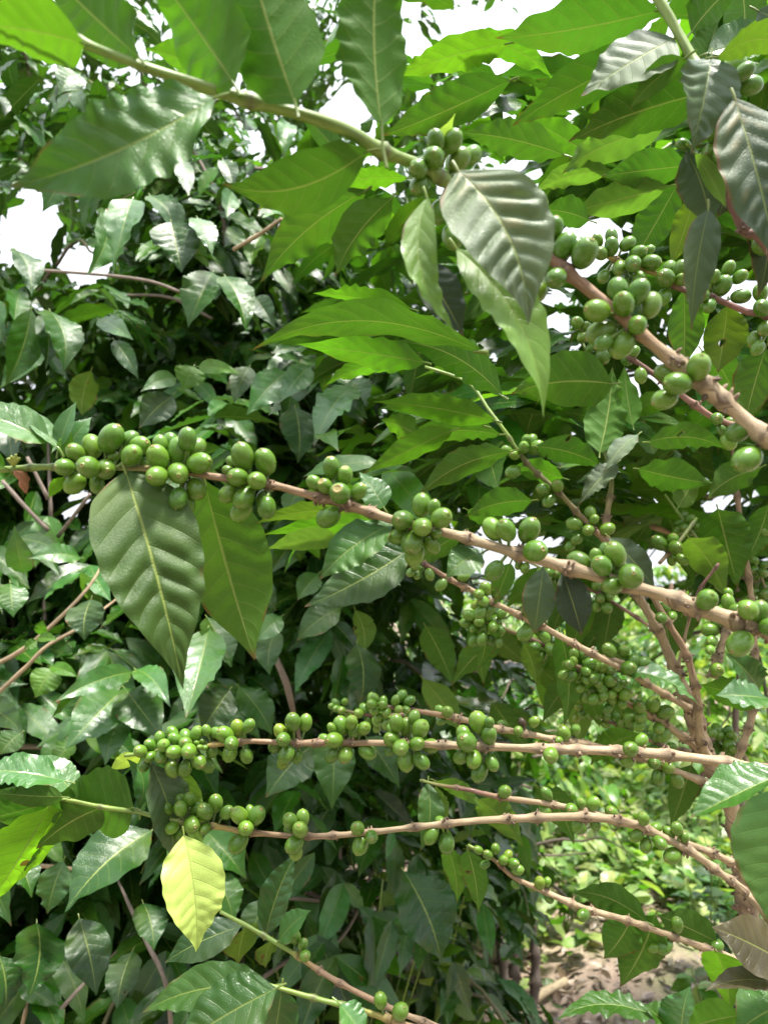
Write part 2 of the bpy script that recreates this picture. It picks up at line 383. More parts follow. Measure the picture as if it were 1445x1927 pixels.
def add_tube(name, parent, pts, rads, cols, nodes=(), **k):
    V, f, tri, uv, c, C, r = tube_arrays(pts, rads, cols, nodes, **k)
    rs = random.Random(len(C) * 7 + len(nodes))
    for nd in nodes:                                        # dry stubs and bracts that stay at the old nodes
        i = int(np.argmin(np.linalg.norm(C - nd, axis=1))); ax = C[min(i + 1, len(C) - 1)] - C[max(i - 1, 0)]; ax /= np.linalg.norm(ax); r0 = r[i]
        old = c[i * k.get('seg', 12)][3]
        if old < .3: continue
        for _s in range(rs.randint(5, 9)):
            an = rs.uniform(0, 6.28); x = np.cross(ax, [0, .3, 1.0]); x /= np.linalg.norm(x); y = np.cross(x, ax)
            o_ = x * math.cos(an) + y * math.sin(an); b_ = C[i] + o_ * r0 * .8 + ax * rs.uniform(-.9, .9) * r0
            dr_ = o_ + ax * rs.uniform(-.7, .7); dr_ /= np.linalg.norm(dr_); ln_ = r0 * rs.uniform(.35, .95); w_ = r0 * rs.uniform(.15, .34)
            t1 = np.cross(dr_, ax); t1 /= np.linalg.norm(t1); t2 = np.cross(dr_, t1); n0 = len(V)
            ring = [b_ + w_ * (t1 * math.cos(q) + t2 * math.sin(q)) for q in (0, 1.26, 2.51, 3.77, 5.03)] + [b_ + dr_ * ln_ * .6 + w_ * .8 * (t1 * math.cos(q) + t2 * math.sin(q)) for q in (0.3, 1.56, 2.81, 4.07, 5.33)]
            V = np.concatenate([V, ring, [b_ + dr_ * ln_]]); uv = np.concatenate([uv, np.zeros((11, 2))]); cc = rs.choice([(.09, .055, .035, 1), (.16, .10, .06, 1), (.22, .15, .09, 1)]); c = np.concatenate([c, [cc] * 11])
            f = f + [[n0 + q, n0 + (q + 1) % 5, n0 + 5 + (q + 1) % 5, n0 + 5 + q] for q in range(5)]; tri = tri + [[n0 + 5 + q, n0 + 5 + (q + 1) % 5, n0 + 10] for q in range(5)]
    org = np.asarray(pts[0], float)
    me = mesh_from(name, V - org, [*f, *tri], uv, c, [M_BARK])
    o = obj(name, me, parent, org - (local(parent) if parent else 0))
    return o, C, r
def join_tubes(name, parent, tubes, seg=7):
    VV, FF, UU, CC, n = [], [], [], [], 0
    for pts, rads, cols in tubes:
        V, f, tri, uv, c, _, _ = tube_arrays(pts, rads, cols, (), seg=seg, per=4)
        VV.append(V); FF += [[i + n for i in q] for q in f] + [[i + n for i in q] for q in tri]; UU.append(uv); CC.append(c); n += len(V)
    org = local(parent)
    me = mesh_from(name, np.concatenate(VV) - org, FF, np.concatenate(UU), np.concatenate(CC), [M_BARK])
    return obj(name, me, parent, (0, 0, 0))

# ------------------------------------------------------------------ cherries
def cherry_mesh(seed, scar):
    r = random.Random(seed); seg, rings = 28, 18; V = []; idx = []
    prof = []
    for j in range(rings + 1):
        th = math.pi * j / rings
        z = -math.cos(th); rr = math.sin(th) ** 0.92 * 0.86
        rr *= 1 + 0.04 * z
        prof.append((z, rr))
    zs = math.sqrt(max(0, 1 - (scar / 0.88) ** 2))
    prof = [p for p in prof if p[0] < zs - 0.01] + [(zs, scar), (zs + 0.03, scar * 0.93), (zs + 0.035, scar * 0.72), (zs - 0.015, scar * 0.5), (zs - 0.03, scar * 0.25), (zs - 0.0, scar * 0.1)]
    a1, a2 = r.uniform(0, 6), r.uniform(0, 6)
    for z, rr in prof:
        for k in range(seg):
            an = 2 * math.pi * k / seg
            q = rr * (1 + 0.025 * math.cos(2 * an + a1) + 0.012 * math.cos(3 * an + a2))
            V.append((q * math.cos(an), q * math.sin(an), z + 0.02 * q * math.cos(an + a2)))
    n = len(prof); f = []; mi = []
    for j in range(n - 1):
        for k in range(seg):
            f.append([j * seg + k, j * seg + (k + 1) % seg, (j + 1) * seg + (k + 1) % seg, (j + 1) * seg + k]); mi.append(1 if j >= n - 6 else 0)
    V.append((0, 0, prof[-1][0])); f += [[(n - 1) * seg + k, (n - 1) * seg + (k + 1) % seg, len(V) - 1] for k in range(seg)]; mi += [1] * seg
    return mesh_from('coffee_cherry', V, [np.array(q) for q in f], mats=[M_CH, M_SCAR], mat_idx=mi)
CH = [cherry_mesh(i, s) for i, s in enumerate((0.10, 0.15, 0.19, 0.13, 0.09))]
CHB = [cherry_mesh(9, 0.36), cherry_mesh(10, 0.42)]
def quat_to(axis):
    return Vector((0, 0, 1)).rotation_difference(Vector(axis)).to_quaternion() if False else Vector(axis).to_track_quat('Z', 'Y')
def add_cherry(parent, c, axis, r, big=False, tint=None, label=None, long=1.24):
    me = (CHB if big else CH)[R.randrange(2 if big else 5)]
    o = bpy.data.objects.new('coffee_cherry', me); COL.objects.link(o)
    o.rotation_mode = 'QUATERNION'; o.rotation_quaternion = quat_to(axis) @ Matrix.Rotation(R.uniform(0, 6.28), 3, 'Z').to_quaternion()
    q = r * R.uniform(0.9, 1.06); o.scale = (q * 1.10, q * 1.10, q * long * R.uniform(0.97, 1.05))
    o.parent = parent; o.location = c - local(parent)
    s = R.uniform(0.85, 1.12)
    if tint is None and R.random() < .035: tint = (1.35, 1.06, .75)
    o.color = (*(tint or (s * R.uniform(.93, 1.08), s, s * R.uniform(.8, 1.1))), 1)
    if label: o['label'] = label
    return o
def place_cherries(C, rr, node_px, spec):
    """C: stem centre line; spec: (px, py, rpx[, flags]) -> centre, axis, radius, base"""
    pj = np.array([proj(c)[:2] for c in C]); ni = int(np.argmin(np.hypot(*(pj - np.array(node_px)).T))); N = C[ni]; dN = proj(N)[2]
    res = []
    for q in spec:
        px, py, rp = q[:3]; fl = q[3] if len(q) > 3 else ''
        i = int(np.argmin(np.hypot(*(pj - np.array((px, py))).T))); d = proj(C[i])[2]
        d = 0.5 * d + 0.5 * dN
        r = rp / F * d; lat = math.hypot(px - pj[i][0], py - pj[i][1]) / F * d
        need = r * 1.0 + rr[i] * 0.9
        dz = math.sqrt(max(0, need ** 2 - lat ** 2))
        dz = -dz if 'b' not in fl else dz
        dz += R.uniform(-0.2, 0.2) * r
        res.append([px, py, d + dz, r, fl])
    for _ in range(30):                                   # push overlapping fruits apart along the view depth
        for i in range(len(res)):
            for j in range(i):
                a, b = res[i], res[j]
                pa, pb = P(*a[:3]), P(*b[:3]); gap = 0.97 * (a[3] + b[3]) - np.linalg.norm(pa - pb)
                if gap > 0:
                    s = 1 if a[2] >= b[2] else -1
                    a[2] += s * gap * 0.4; b[2] -= s * gap * 0.4
    out = []
    for px, py, d, r, fl in res:
        c = P(px, py, d); i = int(np.argmin(np.linalg.norm(C - c, axis=1)))
        ax = c - (0.6 * N + 0.4 * C[i]); ax /= np.linalg.norm(ax)
        if 'b' not in fl:
            tc = CAM - c; tc /= np.linalg.norm(tc); ax = ax + tc * R.uniform(0.0, 0.75)
        ax = ax + NR.uniform(-.28, .28, 3); ax /= np.linalg.norm(ax)
        out.append((c, ax, r, fl, C[ni] * .5 + C[i] * .5))
    return out, N
def add_cluster(stem, C, rr, node, spec, big=False, direct=False):
    out, N = place_cherries(C, rr, node, spec)
    parent = stem
    if not direct:
        tubes = []
        for c, ax, r, fl, s0 in out:
            e = c - ax * r * 1.02
            tubes.append(([s0, (s0 + e) / 2 + NR.uniform(-.0006, .0006, 3), e], [0.0012, 0.001, 0.0013], [(*DGREEN, 0), (*DGREEN, 0), (*GREEN, 0)]))
        parent = join_tubes('cherry_cluster', stem.parent, tubes, seg=5)
    for c, ax, r, fl, s0 in out:
        if 'P' in fl: add_cherry(parent, c, ax, r, tint=(0.55, 0.16, 0.9), label='dark purple coffee cherry')
        else: add_cherry(parent, c, ax, r, big=big and 's' not in fl)
def auto(cx, cy, n, spread, r, b=0.35):
    out = []
    for _ in range(n):
        for _t in range(20):
            a = R.uniform(0, 6.28); q = spread * math.sqrt(R.random()); x, y = cx + q * math.cos(a) * 1.2, cy + q * math.sin(a)
            if all(math.hypot(x - o[0], y - o[1]) > r * 1.15 for o in out): break
        out.append((x, y, r * R.uniform(0.8, 1.08), 'b' if R.random() < b else ''))
    return out

def branch(label, path, clusters=(), name='coffee_branch', parent=None, part='stem', extra_nodes=(), cat='branch', group=None, rs_=0.70, **k):
    """path: (px, py, depth, radius px, colour, age)"""
    pts = [P(q[0], q[1], q[2]) for q in path]; rads = [q[3] * rs_ / F * q[2] for q in path]; cols = [(*q[4], q[5]) for q in path]
    nodes = [n for n in [c[0] for c in clusters] + list(extra_nodes)]
    S = spline(np.array([[q[0], q[1], q[2]] for q in path]))
    last = -1e9; ln = np.concatenate([[0], np.cumsum(np.hypot(*np.diff(S[:, :2], axis=0).T))]); rj = random.Random(int(S[0, 0] * 3 + len(S)))
    for i in range(len(S)):                                  # old nodes along the bare wood
        if cols[min(len(cols) - 1, i // 8)][3] > .8 and ln[i] - last > rj.uniform(55, 85) * .6 / max(.4, S[i, 2]):
            last = ln[i]
            if all(math.hypot(S[i, 0] - n[0], S[i, 1] - n[1]) > 32 for n in nodes): nodes.append((S[i, 0], S[i, 1]))
    nw = []
    for n in nodes:
        i = int(np.argmin(np.hypot(S[:, 0] - n[0], S[:, 1] - n[1]))); nw.append(P(*S[i]))
    if parent is None:
        e = pts[-1] - pts[-2]; e = e / np.linalg.norm(e)      # the wood goes on beyond the frame towards its own shrub
        for q in (.25, .6): pts.append(pts[-1] + e * .3 + np.array([0, .05, -.04 * q])); rads.append(rads[-1] * 1.1); cols.append(cols[-1])
        root = thing(name, label, cat, pts[-1], group)
        st, C, rr = add_tube(part, root, pts, rads, cols, nw, **k)
        for c in clusters: add_cluster(st, C, rr, c[0], c[1], *(c[2:]))
        return root
    st, C, rr = add_tube(part, parent, pts, rads, cols, nw, **k)
    for c in clusters: add_cluster(st, C, rr, c[0], c[1], direct=True)
    return st

# ------------------------------------------------------------------ long fruiting branches
G0 = lambda x, y, d, r: (x, y, d, r, GREEN, 0.0)
B0 = lambda x, y, d, r, c=TAN: (x, y, d, r, c, 1.0)
# branch across the middle
mid = branch('long thick fruiting branch across the middle with one large quilted hanging leaf', [
    G0(-70, 888, .47, 9), G0(0, 884, .468, 9), G0(60, 880, .466, 8.5), G0(105, 879, .465, 8), (185, 880, .465, 8, GREEN, .2), (270, 881, .465, 8, (.22, .2, .07), .5), B0(330, 887, .463, 9, YEL),
    B0(395, 896, .462, 9, BROWN), B0(507, 912, .46, 10, BROWN), B0(560, 925, .457, 11, BROWN), B0(655, 951, .453, 12, BROWN), B0(770, 988, .45, 12), B0(850, 1005, .447, 12.5), B0(930, 1029, .443, 13), B0(975, 1042, .441, 14),
    B0(1060, 1066, .438, 15), B0(1175, 1100, .433, 16), B0(1250, 1121, .43, 17), B0(1310, 1144, .427, 18), B0(1400, 1175, .424, 19), B0(1520, 1222, .42, 20)], [
    ((185, 878), [(123, 879, 18), (143, 853, 18), (174, 840, 19), (209, 825, 23), (245, 826, 16, 'b'), (263, 840, 20), (248, 857, 20), (213, 861, 12), (167, 879, 20), (199, 883, 21), (141, 909, 20), (183, 911, 15, 'b')]),
    ((330, 888), [(302, 837, 15, 'b'), (322, 831, 16), (353, 826, 17, 'b'), (371, 842, 18), (336, 850, 22), (298, 861, 21), (375, 872, 21), (273, 871, 12, 'b'), (296, 896, 21), (336, 890, 21), (368, 920, 22), (336, 938, 18, 'b'), (353, 950, 16, 'b')]),
    ((507, 908), [(457, 859, 22), (499, 869, 22), (448, 898, 20), (484, 905, 19), (430, 929, 16, 'b'), (460, 936, 21), (496, 938, 15), (455, 961, 20, 'b'), (502, 955, 19, 'b'), (430, 886, 10, 'b'), (437, 869, 11, 'b')]),
    ((655, 950), [(624, 880, 19), (650, 894, 16), (593, 909, 14), (612, 915, 16), (640, 929, 21), (675, 925, 14), (618, 973, 20, 'bs')], True),
    ((790, 990), [(793, 951, 20), (816, 955, 14, 'b'), (830, 975, 21), (758, 979, 20), (794, 992, 19), (748, 1009, 17), (775, 1021, 22), (812, 1025, 16, 'b'), (780, 1043, 19, 'b'), (821, 1004, 10)]),
    ((975, 1042), [(927, 996, 20, 'b'), (952, 998, 20), (995, 998, 23), (1006, 1037, 21), (930, 1074, 18, 'b')]),
    ((1175, 1100), [(1090, 1058, 20, 'b'), (1132, 1065, 20), (1157, 1043, 20), (1121, 1046, 13, 'b'), (1138, 1035, 12, 'b'), (1167, 1069, 14, 'b'), (1186, 1085, 24), (1152, 1102, 20)]),
    ((1310, 1145), [(1329, 1129, 21)]),
    ((1420, 1183), [(1407, 1148, 20), (1428, 1152, 21), (1446, 1180, 17), (1392, 1211, 24), (1394, 1187, 16, 'b')])], extra_nodes=[(60, 880), (105, 879)], seed=1)
HERO = dict(pucker=.036, pe=.74, fold=.10, wave=.014, grid=leaf_grid(40, 90))
add_leaf(mid, (237, 888), (345, 1297), 188, 'T', 'H', .455, -.14, 12, sway=.0, bend=.07, twist=.2, mat=M_SATIN, label='large dark quilted leaf hanging over the bush', **HERO)
add_leaf(mid, (385, 905), (480, 1243), 168, 'U', 'V', .475, .1, 20, grid=GH, wave=.02, sway=-.03, label='olive leaf showing its pale underside')
add_leaf(mid, (95, 832), (-75, 775), 66, 'T', 'P', .46, -.2, 42, wave=.02, fold=.3)
add_leaf(mid, (110, 842), (48, 768), 34, 'T', 'P', .46, .1, 40, wave=.02, grid=GM)
add_leaf(mid, (112, 842), (145, 755), 34, 'T', 'P', .462, .2, 30, wave=.02, fold=.35)
add_leaf(mid, (125, 850), (173, 785), 44, 'T', 'P', .475, .1, 30, wave=.02)
add_leaf(mid, (118, 862), (136, 812), 30, 'U', 'B', .46, pet=.006); add_leaf(mid, (122, 897), (92, 938), 24, 'U', 'B', .46, pet=.004)
add_leaf(mid, (10, 880), (-60, 835), 30, 'T', 'B', .46)
add_leaf(mid, (660, 962), (478, 986), 34, 'U', 'O', .47, .1, 50, wave=.05)
add_leaf(mid, (735, 985), (490, 1008), 48, 'U', 'B', .49, .2, 30, wave=.06); add_leaf(mid, (640, 1012), (500, 1034), 44, 'U', 'L', .5, .1, 40)
add_leaf(mid, (740, 985), (600, 1092), 78, 'T', 'N', .455, -.2, 25, sway=.05); add_leaf(mid, (768, 1035), (572, 1142), 96, 'T', 'D', .47, -.1, 22, sway=-.06)
add_leaf(mid, (722, 955), (676, 888), 56, 'T', 'P', .47, .1, 30)
add_leaf(mid, (905, 1042), (838, 1090), 62, 'T', 'N', .45, -.4, 20, bend=.16); add_leaf(mid, (960, 1060), (930, 1140), 42, 'U', 'N', .46)
add_leaf(mid, (1022, 1066), (1004, 1192), 62, 'T', 'G', .45, .1, 15); add_leaf(mid, (1058, 1078), (1094, 1196), 68, 'T', 'K', .448, -.1, 15)
# flower buds and one withered flower at the green tip
for i, (x, y) in enumerate(((22, 858), (31, 855), (38, 862), (14, 864))):
    V, f, tri, uv, c, _, _ = tube_arrays([P(26, 876, .466), P((x + 26) / 2, 866, .462), P(x, y, .46)], [.0009, .0015, .0007], [(.35, .4, .08, 0)] * 3, seg=7)
    org = local(mid); obj('flower_bud', mesh_from('flower_bud', V - org, [*f, *tri], uv, c, [M_BARK]), mid, (0, 0, 0))
V, f, tri, uv, c, _, _ = tube_arrays([P(28, 888, .464), P(42, 898, .462), P(50, 928, .46)], [.0012, .0034, .0008], [(.30, .12, .05, 1)] * 3, seg=7, bumps=.4)
obj('withered_flower', mesh_from('withered_flower', V - local(mid), [*f, *tri], uv, c, [M_BARK]), mid, (0, 0, 0))

# blurred branch crossing the top
top = branch('thick green branch crossing the top with big backlit leaves and a grey ribbed leaf', [
    G0(-60, -35, .31, 8), G0(60, 30, .32, 9), G0(150, 78, .325, 10), G0(270, 125, .33, 11.5), G0(410, 172, .34, 13), G0(470, 190, .345, 14), G0(560, 213, .355, 14), G0(650, 245, .37, 14), G0(720, 285, .39, 14),
    G0(790, 312, .405, 13), (850, 350, .415, 13, GREEN, .3), B0(930, 420, .42, 11.2, PURP), B0(1030, 482, .415, 12.0, (.19, .10, .058)), B0(1075, 520, .41, 12.9, (.21, .115, .066)), B0(1150, 580, .40, 12.9, (.27, .16, .09)), B0(1210, 633, .397, 13.8, (.31, .2, .115)),
    B0(1290, 698, .393, 14.6), B0(1325, 724, .39, 15.5), B0(1380, 772, .386, 15.5), B0(1445, 828, .38, 16.3), B0(1530, 900, .375, 17.2)], [
    ((825, 332), [(816, 298, 21), (820, 266, 18), (851, 266, 20), (862, 302, 22), (887, 293, 18, 'b'), (787, 318, 17), (790, 349, 19), (827, 399, 19, 'b'), (851, 446, 22, 'b')]),
    ((1065, 512), [(1017, 384, 15, 'b'), (1042, 429, 20), (1062, 464, 21), (1099, 477, 25), (1046, 524, 22), (1010, 551, 20, 'b'), (1085, 462, 18, 'b')]),
    ((1195, 622), [(1161, 546, 20, 'b'), (1200, 550, 21, 'b'), (1173, 573, 23), (1223, 575, 23), (1123, 585, 23), (1199, 612, 18), (1131, 626, 25, 'b'), (1170, 649, 22), (1135, 645, 16, 'b')]),
    ((1325, 724), [(1314, 691, 22), (1274, 722, 22), (1252, 702, 18, 'b'), (1250, 751, 22, 'b')]),
    ((1435, 820), [(1387, 813, 22, 'b'), (1405, 864, 25)])], extra_nodes=[(470, 190), (150, 78), (720, 285)], seed=2, rs_=.84)
add_leaf(top, (862, 322), (994, 612), 176, 'T', 'J', .365, -.12, 20, sway=-.07, bend=.10, twist=.45, mat=M_TAN, label='grey green ribbed leaf hanging from the fruit cluster', pucker=.045, pe=.85, fold=.12, wave=.02, grid=leaf_grid(40, 90))
add_leaf(top, (803, 372), (868, 640), 66, 'T', 'W', .375, -.1, 15, sway=.17, twist=1.5, label='pale yellow leaf twisted edgewise')
add_leaf(top, (858, 468), (1022, 788), 96, 'T', 'W', .37, -.1, 28, sway=-.06, twist=.9, bend=.12, label='long pale leaf tapering to a point')
add_leaf(top, (790, 490), (872, 634), 78, 'T', 'K', .41, .1, 20)
add_leaf(top, (797, 305), (857, 212), 26, 'U', 'Y', .40, 0, 40, sway=-.14, wave=.1)
add_leaf(top, (718, 238), (722, -150), 132, 'U', 'M', .335, -.05, 30, sway=.03, twist=.5, pet=.02)
add_leaf(top, (556, 196), (455, -150), 178, 'U', 'M', .32, .05, 15, sway=.03)
add_leaf(top, (442, 160), (262, -95), 168, 'U', 'B', .325, .2, 28); add_leaf(top, (262, 108), (70, -75), 135, 'U', 'M', .325, .2, 28)
add_leaf(top, (158, 82), (-95, 52), 118, 'U', 'B', .31, .1, 38)
add_leaf(top, (405, 184), (18, 352), 150, 'T', 'N', .325, -.12, 30, sway=-.10, bend=.10, wave=.07, twist=.6, label='broad dark leaf with a wavy rim')
add_leaf(top, (692, 284), (418, 345), 112, 'U', 'N', .375, .1, 25, sway=.10, bend=-.08)
add_leaf(top, (430, 178), (272, 92), 80, 'U', 'B', .36, .3, 35); add_leaf(top, (535, 205), (440, 122), 60, 'U', 'M', .39, .3, 20)
add_leaf(top, (640, 300), (560, 214), 44, 'U', 'M', .42, .3, 20)

# branch with the dense light green fruit at its end
b3 = branch('straight fruiting branch with a dense row of light green cherries at its end', [
    (235, 1422, .60, 5, GREEN, .2), (300, 1413, .598, 5, GREEN, .3), B0(370, 1404, .595, 6, YEL), B0(410, 1401, .594, 6, YEL), B0(470, 1395, .592, 7, BROWN), B0(560, 1398, .59, 8, BROWN), B0(660, 1398, .588, 8, BROWN), B0(760, 1399, .585, 8.5), B0(910, 1405, .58, 10),
    B0(1050, 1410, .575, 11), B0(1200, 1416, .57, 12), B0(1350, 1433, .565, 13), B0(1520, 1468, .56, 14)], [
    ((300, 1412), [(265, 1414, 12), (283, 1402, 12), (283, 1424, 11), (273, 1439, 11), (301, 1389, 11), (308, 1403, 14), (303, 1424, 12), (316, 1432, 12), (324, 1446, 15, 'b')]),
    ((356, 1406), [(325, 1379, 12), (330, 1391, 13), (329, 1415, 13), (349, 1385, 12), (350, 1400, 13), (356, 1413, 15), (370, 1381, 13), (374, 1432, 15), (390, 1439, 15, 'b'), (356, 1435, 11), (349, 1446, 13, 'b')]),
    ((402, 1402), [(389, 1375, 10), (399, 1415, 11, 'b'), (371, 1398, 6), (377, 1406, 6), (382, 1395, 5), (387, 1407, 6)]),
    ((455, 1396), [(410, 1380, 13), (424, 1383, 15), (447, 1370, 14), (468, 1366, 12, 'b'), (436, 1399, 15), (433, 1417, 14, 'b'), (464, 1422, 14)]),
    ((562, 1398), [(551, 1359, 15), (575, 1360, 14), (528, 1377, 14), (534, 1392, 15), (519, 1404, 13, 'b'), (539, 1420, 15), (533, 1433, 13, 'b'), (559, 1424, 12, 'b')]),
    ((655, 1398), [(642, 1367, 16), (661, 1360, 12, 'b'), (667, 1377, 13), (685, 1371, 13), (611, 1392, 12, 'b'), (629, 1393, 15), (626, 1422, 13), (650, 1420, 15), (691, 1415, 14, 'b'), (624, 1370, 9, 'b')]),
    ((765, 1399), [(746, 1361, 14), (765, 1368, 14), (779, 1350, 13, 'b'), (791, 1371, 16), (737, 1373, 10, 'b'), (737, 1392, 16), (754, 1407, 16), (784, 1400, 15), (763, 1432, 16), (792, 1432, 15), (810, 1404, 15, 'b'), (734, 1413, 10, 'b')]),
    ((910, 1405), [(900, 1360, 18), (920, 1360, 10, 'b'), (920, 1384, 15), (873, 1382, 16, 'b'), (878, 1396, 19), (867, 1425, 14, 'b'), (892, 1429, 16), (925, 1435, 13), (902, 1453, 17)]),
    ((1052, 1410), [(1036, 1421, 16)]), ((1200, 1416), [(1186, 1410, 16), (1206, 1394, 13, 'b'), (1181, 1429, 14, 'b')])], extra_nodes=[(1365, 1436)], seed=3)
add_leaf(b3, (264, 1422), (205, 1452), 30, 'U', 'Y', .6, pet=.005); add_leaf(b3, (284, 1436), (322, 1618), 84, 'T', 'G', .595, .1, 30, label='silvery leaf hanging with a brown scorch mark', mat=M_LEAFW, sway=-.05)
add_leaf(b3, (330, 1448), (384, 1600), 66, 'U', 'L', .615, .1, 15, sway=-.04)

b4 = branch('thin arched branch with sparse cherries, a yellow leaf and a green leafy end', [
    G0(-60, 1512, .60, 4), G0(30, 1503, .60, 4.5), G0(110, 1503, .60, 5), G0(190, 1518, .60, 5.5), G0(260, 1528, .60, 6), G0(312, 1541, .60, 6), B0(410, 1556, .60, 7, YEL), B0(475, 1567, .60, 7, (.36, .24, .12)), B0(580, 1574, .60, 7.5, BROWN),
    B0(680, 1568, .60, 7.5), B0(840, 1550, .60, 8), B0(955, 1541, .60, 9), B0(1100, 1537, .60, 10.5), B0(1190, 1550, .60, 10), B0(1225, 1565, .60, 10), B0(1300, 1603, .60, 10), B0(1350, 1640, .60, 9.5), B0(1400, 1678, .60, 9), B0(1470, 1760, .60, 8)], [
    ((350, 1546), [(316, 1522, 13), (340, 1522, 13), (356, 1505, 13), (339, 1504, 10, 'b'), (324, 1558, 13), (338, 1569, 11, 'b'), (361, 1552, 16), (370, 1523, 12, 'b')]),
    ((395, 1553), [(386, 1559, 12), (386, 1528, 16), (406, 1512, 15), (427, 1529, 14)]),
    ((478, 1567), [(451, 1535, 16), (483, 1535, 16), (471, 1526, 10, 'b'), (463, 1559, 15), (449, 1586, 17)]),
    ((580, 1574), [(546, 1545, 14), (570, 1539, 13, 'b'), (565, 1562, 15), (554, 1589, 16), (557, 1605, 14, 'b'), (544, 1563, 9, 'b')]),
    ((690, 1567), [(673, 1559, 14), (699, 1575, 14), (678, 1590, 15)]), ((840, 1551), [(811, 1572, 14, 'b'), (840, 1587, 16), (828, 1546, 10, 'b')]),
    ((1100, 1537), [(1085, 1554, 12, 'b'), (1120, 1552, 10, 'b')]), ((1215, 1562), [(1210, 1541, 12), (1215, 1591, 12), (1241, 1586, 13), (1198, 1572, 11, 'b'), (1234, 1558, 11, 'b')]),
    ((1295, 1600), [(1258, 1567, 11, 'b'), (1273, 1560, 12, 'b'), (1287, 1576, 10, 'b'), (1265, 1610, 15)])], extra_nodes=[(955, 1541), (190, 1518), (1370, 1656)], seed=4)
add_leaf(b4, (252, 1520), (92, 1498), 128, 'U', 'M', .595, .1, 42, sway=.2, bend=.12, mat=M_LEAFW)
add_leaf(b4, (262, 1526), (238, 1428), 40, 'T', 'P', .60, .1, 30, sway=.2)
add_leaf(b4, (125, 1470), (-45, 1450), 60, 'T', 'P', .59, -.2, 38, wave=.07); add_leaf(b4, (192, 1520), (68, 1598), 88, 'U', 'N', .605, .1, 30)
add_leaf(b4, (95, 1516), (-25, 1712), 112, 'U', 'T', .58, .3, 40, sway=.06); add_leaf(b4, (112, 1506), (-50, 1546), 80, 'U', 'M', .59, .1, 45)
add_leaf(b4, (60, 1560), (48, 1640), 60, 'T', 'P', .63); add_leaf(b4, (150, 1500), (60, 1420), 60, 'T', 'P', .64, .2, 35); add_leaf(b4, (120, 1500), (-30, 1490), 44, 'U', 'M', .57)
add_leaf(b4, (347, 1572), (369, 1792), 116, 'T', 'Y', .585, -.15, 10, wave=.035, sway=-.02, grid=GH, mat=M_LEAF, label='pale yellow dying leaf')

b9 = branch('slender branch near the lower edge with three cherries and two dark leaves', [
    G0(415, 1716, .78, 5), G0(470, 1745, .77, 5.5), G0(540, 1786, .76, 6), (565, 1802, .755, 6.5, YEL, .7), B0(600, 1826, .75, 6.5, BROWN), B0(640, 1850, .745, 7, BROWN), B0(720, 1890, .735, 7, BROWN), B0(860, 1945, .72, 7)], [
    ((560, 1800), [(555, 1763, 13), (570, 1777, 10), (574, 1799, 12)])], extra_nodes=[(640, 1850), (500, 1762)], seed=5)
add_leaf(b9, (500, 1758), (560, 1602), 62, 'T', 'D', .78, .1, 20); add_leaf(b9, (525, 1770), (586, 1713), 44, 'T', 'N', .76); add_leaf(b9, (455, 1742), (310, 1812), 66, 'T', 'D', .8); add_leaf(b9, (462, 1745), (448, 1815), 62, 'U', 'O', .8); add_leaf(b9, (510, 1770), (500, 1822), 40, 'U', 'O', .8)
b10 = branch('green shoot with a pair of broad leaves, one holed by insects', [
    G0(505, 1853, .52, 5), G0(590, 1878, .52, 6.5), G0(660, 1895, .52, 7), (730, 1917, .52, 8, YEL, .6), B0(850, 1950, .52, 8, BROWN)], [((735, 1918), [(716, 1883, 13), (753, 1904, 17)])], extra_nodes=[(590, 1878), (645, 1891)], seed=6)
add_leaf(b10, (514, 1855), (268, 1906), 80, 'T', 'M', .526, .08, 22, sway=.05, mat=M_LEAFW, fold=.3); add_leaf(b10, (520, 1860), (318, 1985), 112, 'T', 'M', .502, -.2, 20, mat=M_LEAFW); add_leaf(b10, (530, 1862), (508, 1975), 74, 'T', 'D', .53, .1, 20); add_leaf(b10, (640, 1890), (690, 1950), 52, 'T', 'P', .51)

b11 = branch('green shoot in the upper corner with grey drooping leaves and dark fruit', [
    G0(1195, -60, .46, 13), G0(1230, -15, .455, 13), G0(1275, 62, .45, 13), G0(1312, 130, .445, 14), G0(1335, 180, .44, 13), (1348, 260, .44, 12, DGREEN, .5), B0(1358, 330, .44, 12, PURP), B0(1400, 430, .44, 12, PURP), B0(1500, 540, .44, 13, PURP)], [
    ((1352, 180), [(1380, 125, 20), (1369, 164, 20), (1410, 162, 22), (1400, 135, 16, 'b'), (1338, 216, 12, 'b')]), ((1352, 275), [(1344, 249, 19), (1338, 286, 16), (1359, 293, 18), (1284, 272, 12, 'b')]),
    ((1405, 420), [(1425, 440, 20, 'b'), (1432, 462, 18, 'b')])], extra_nodes=[(1312, 130)], seed=7)
add_leaf(b11, (1337, 110), (1298, 292), 112, 'T', 'G', .425, .0, 25, twist=.7, wave=.05, mat=M_LEAFW, fold=.3); add_leaf(b11, (1306, 288), (1366, 392), 34, 'U', 'L', .43, 0, 30, twist=.8)
add_leaf(b11, (1290, 285), (1335, 425), 92, 'T', 'G', .445, .1, 20); add_leaf(b11, (1395, 305), (1350, 410), 92, 'T', 'K', .45, .1, 20); add_leaf(b11, (1440, 330), (1425, 560), 84, 'T', 'K', .45, .1, 20)
add_leaf(b11, (1382, 185), (1462, 500), 122, 'T', 'G', .40, -.1, 22, pucker=.05, mat=M_TAN, label='ribbed grey leaf with tan stripes', grid=GH)
add_leaf(b11, (1348, 108), (1500, 115), 62, 'U', 'O', .42, .1, 30, sway=.18); add_leaf(b11, (1332, 395), (1300, 625), 64, 'T', 'G', .43, .0, 25, sway=.06); add_leaf(b11, (1335, 172), (1068, 268), 110, 'U', 'N', .47, .2, 30)
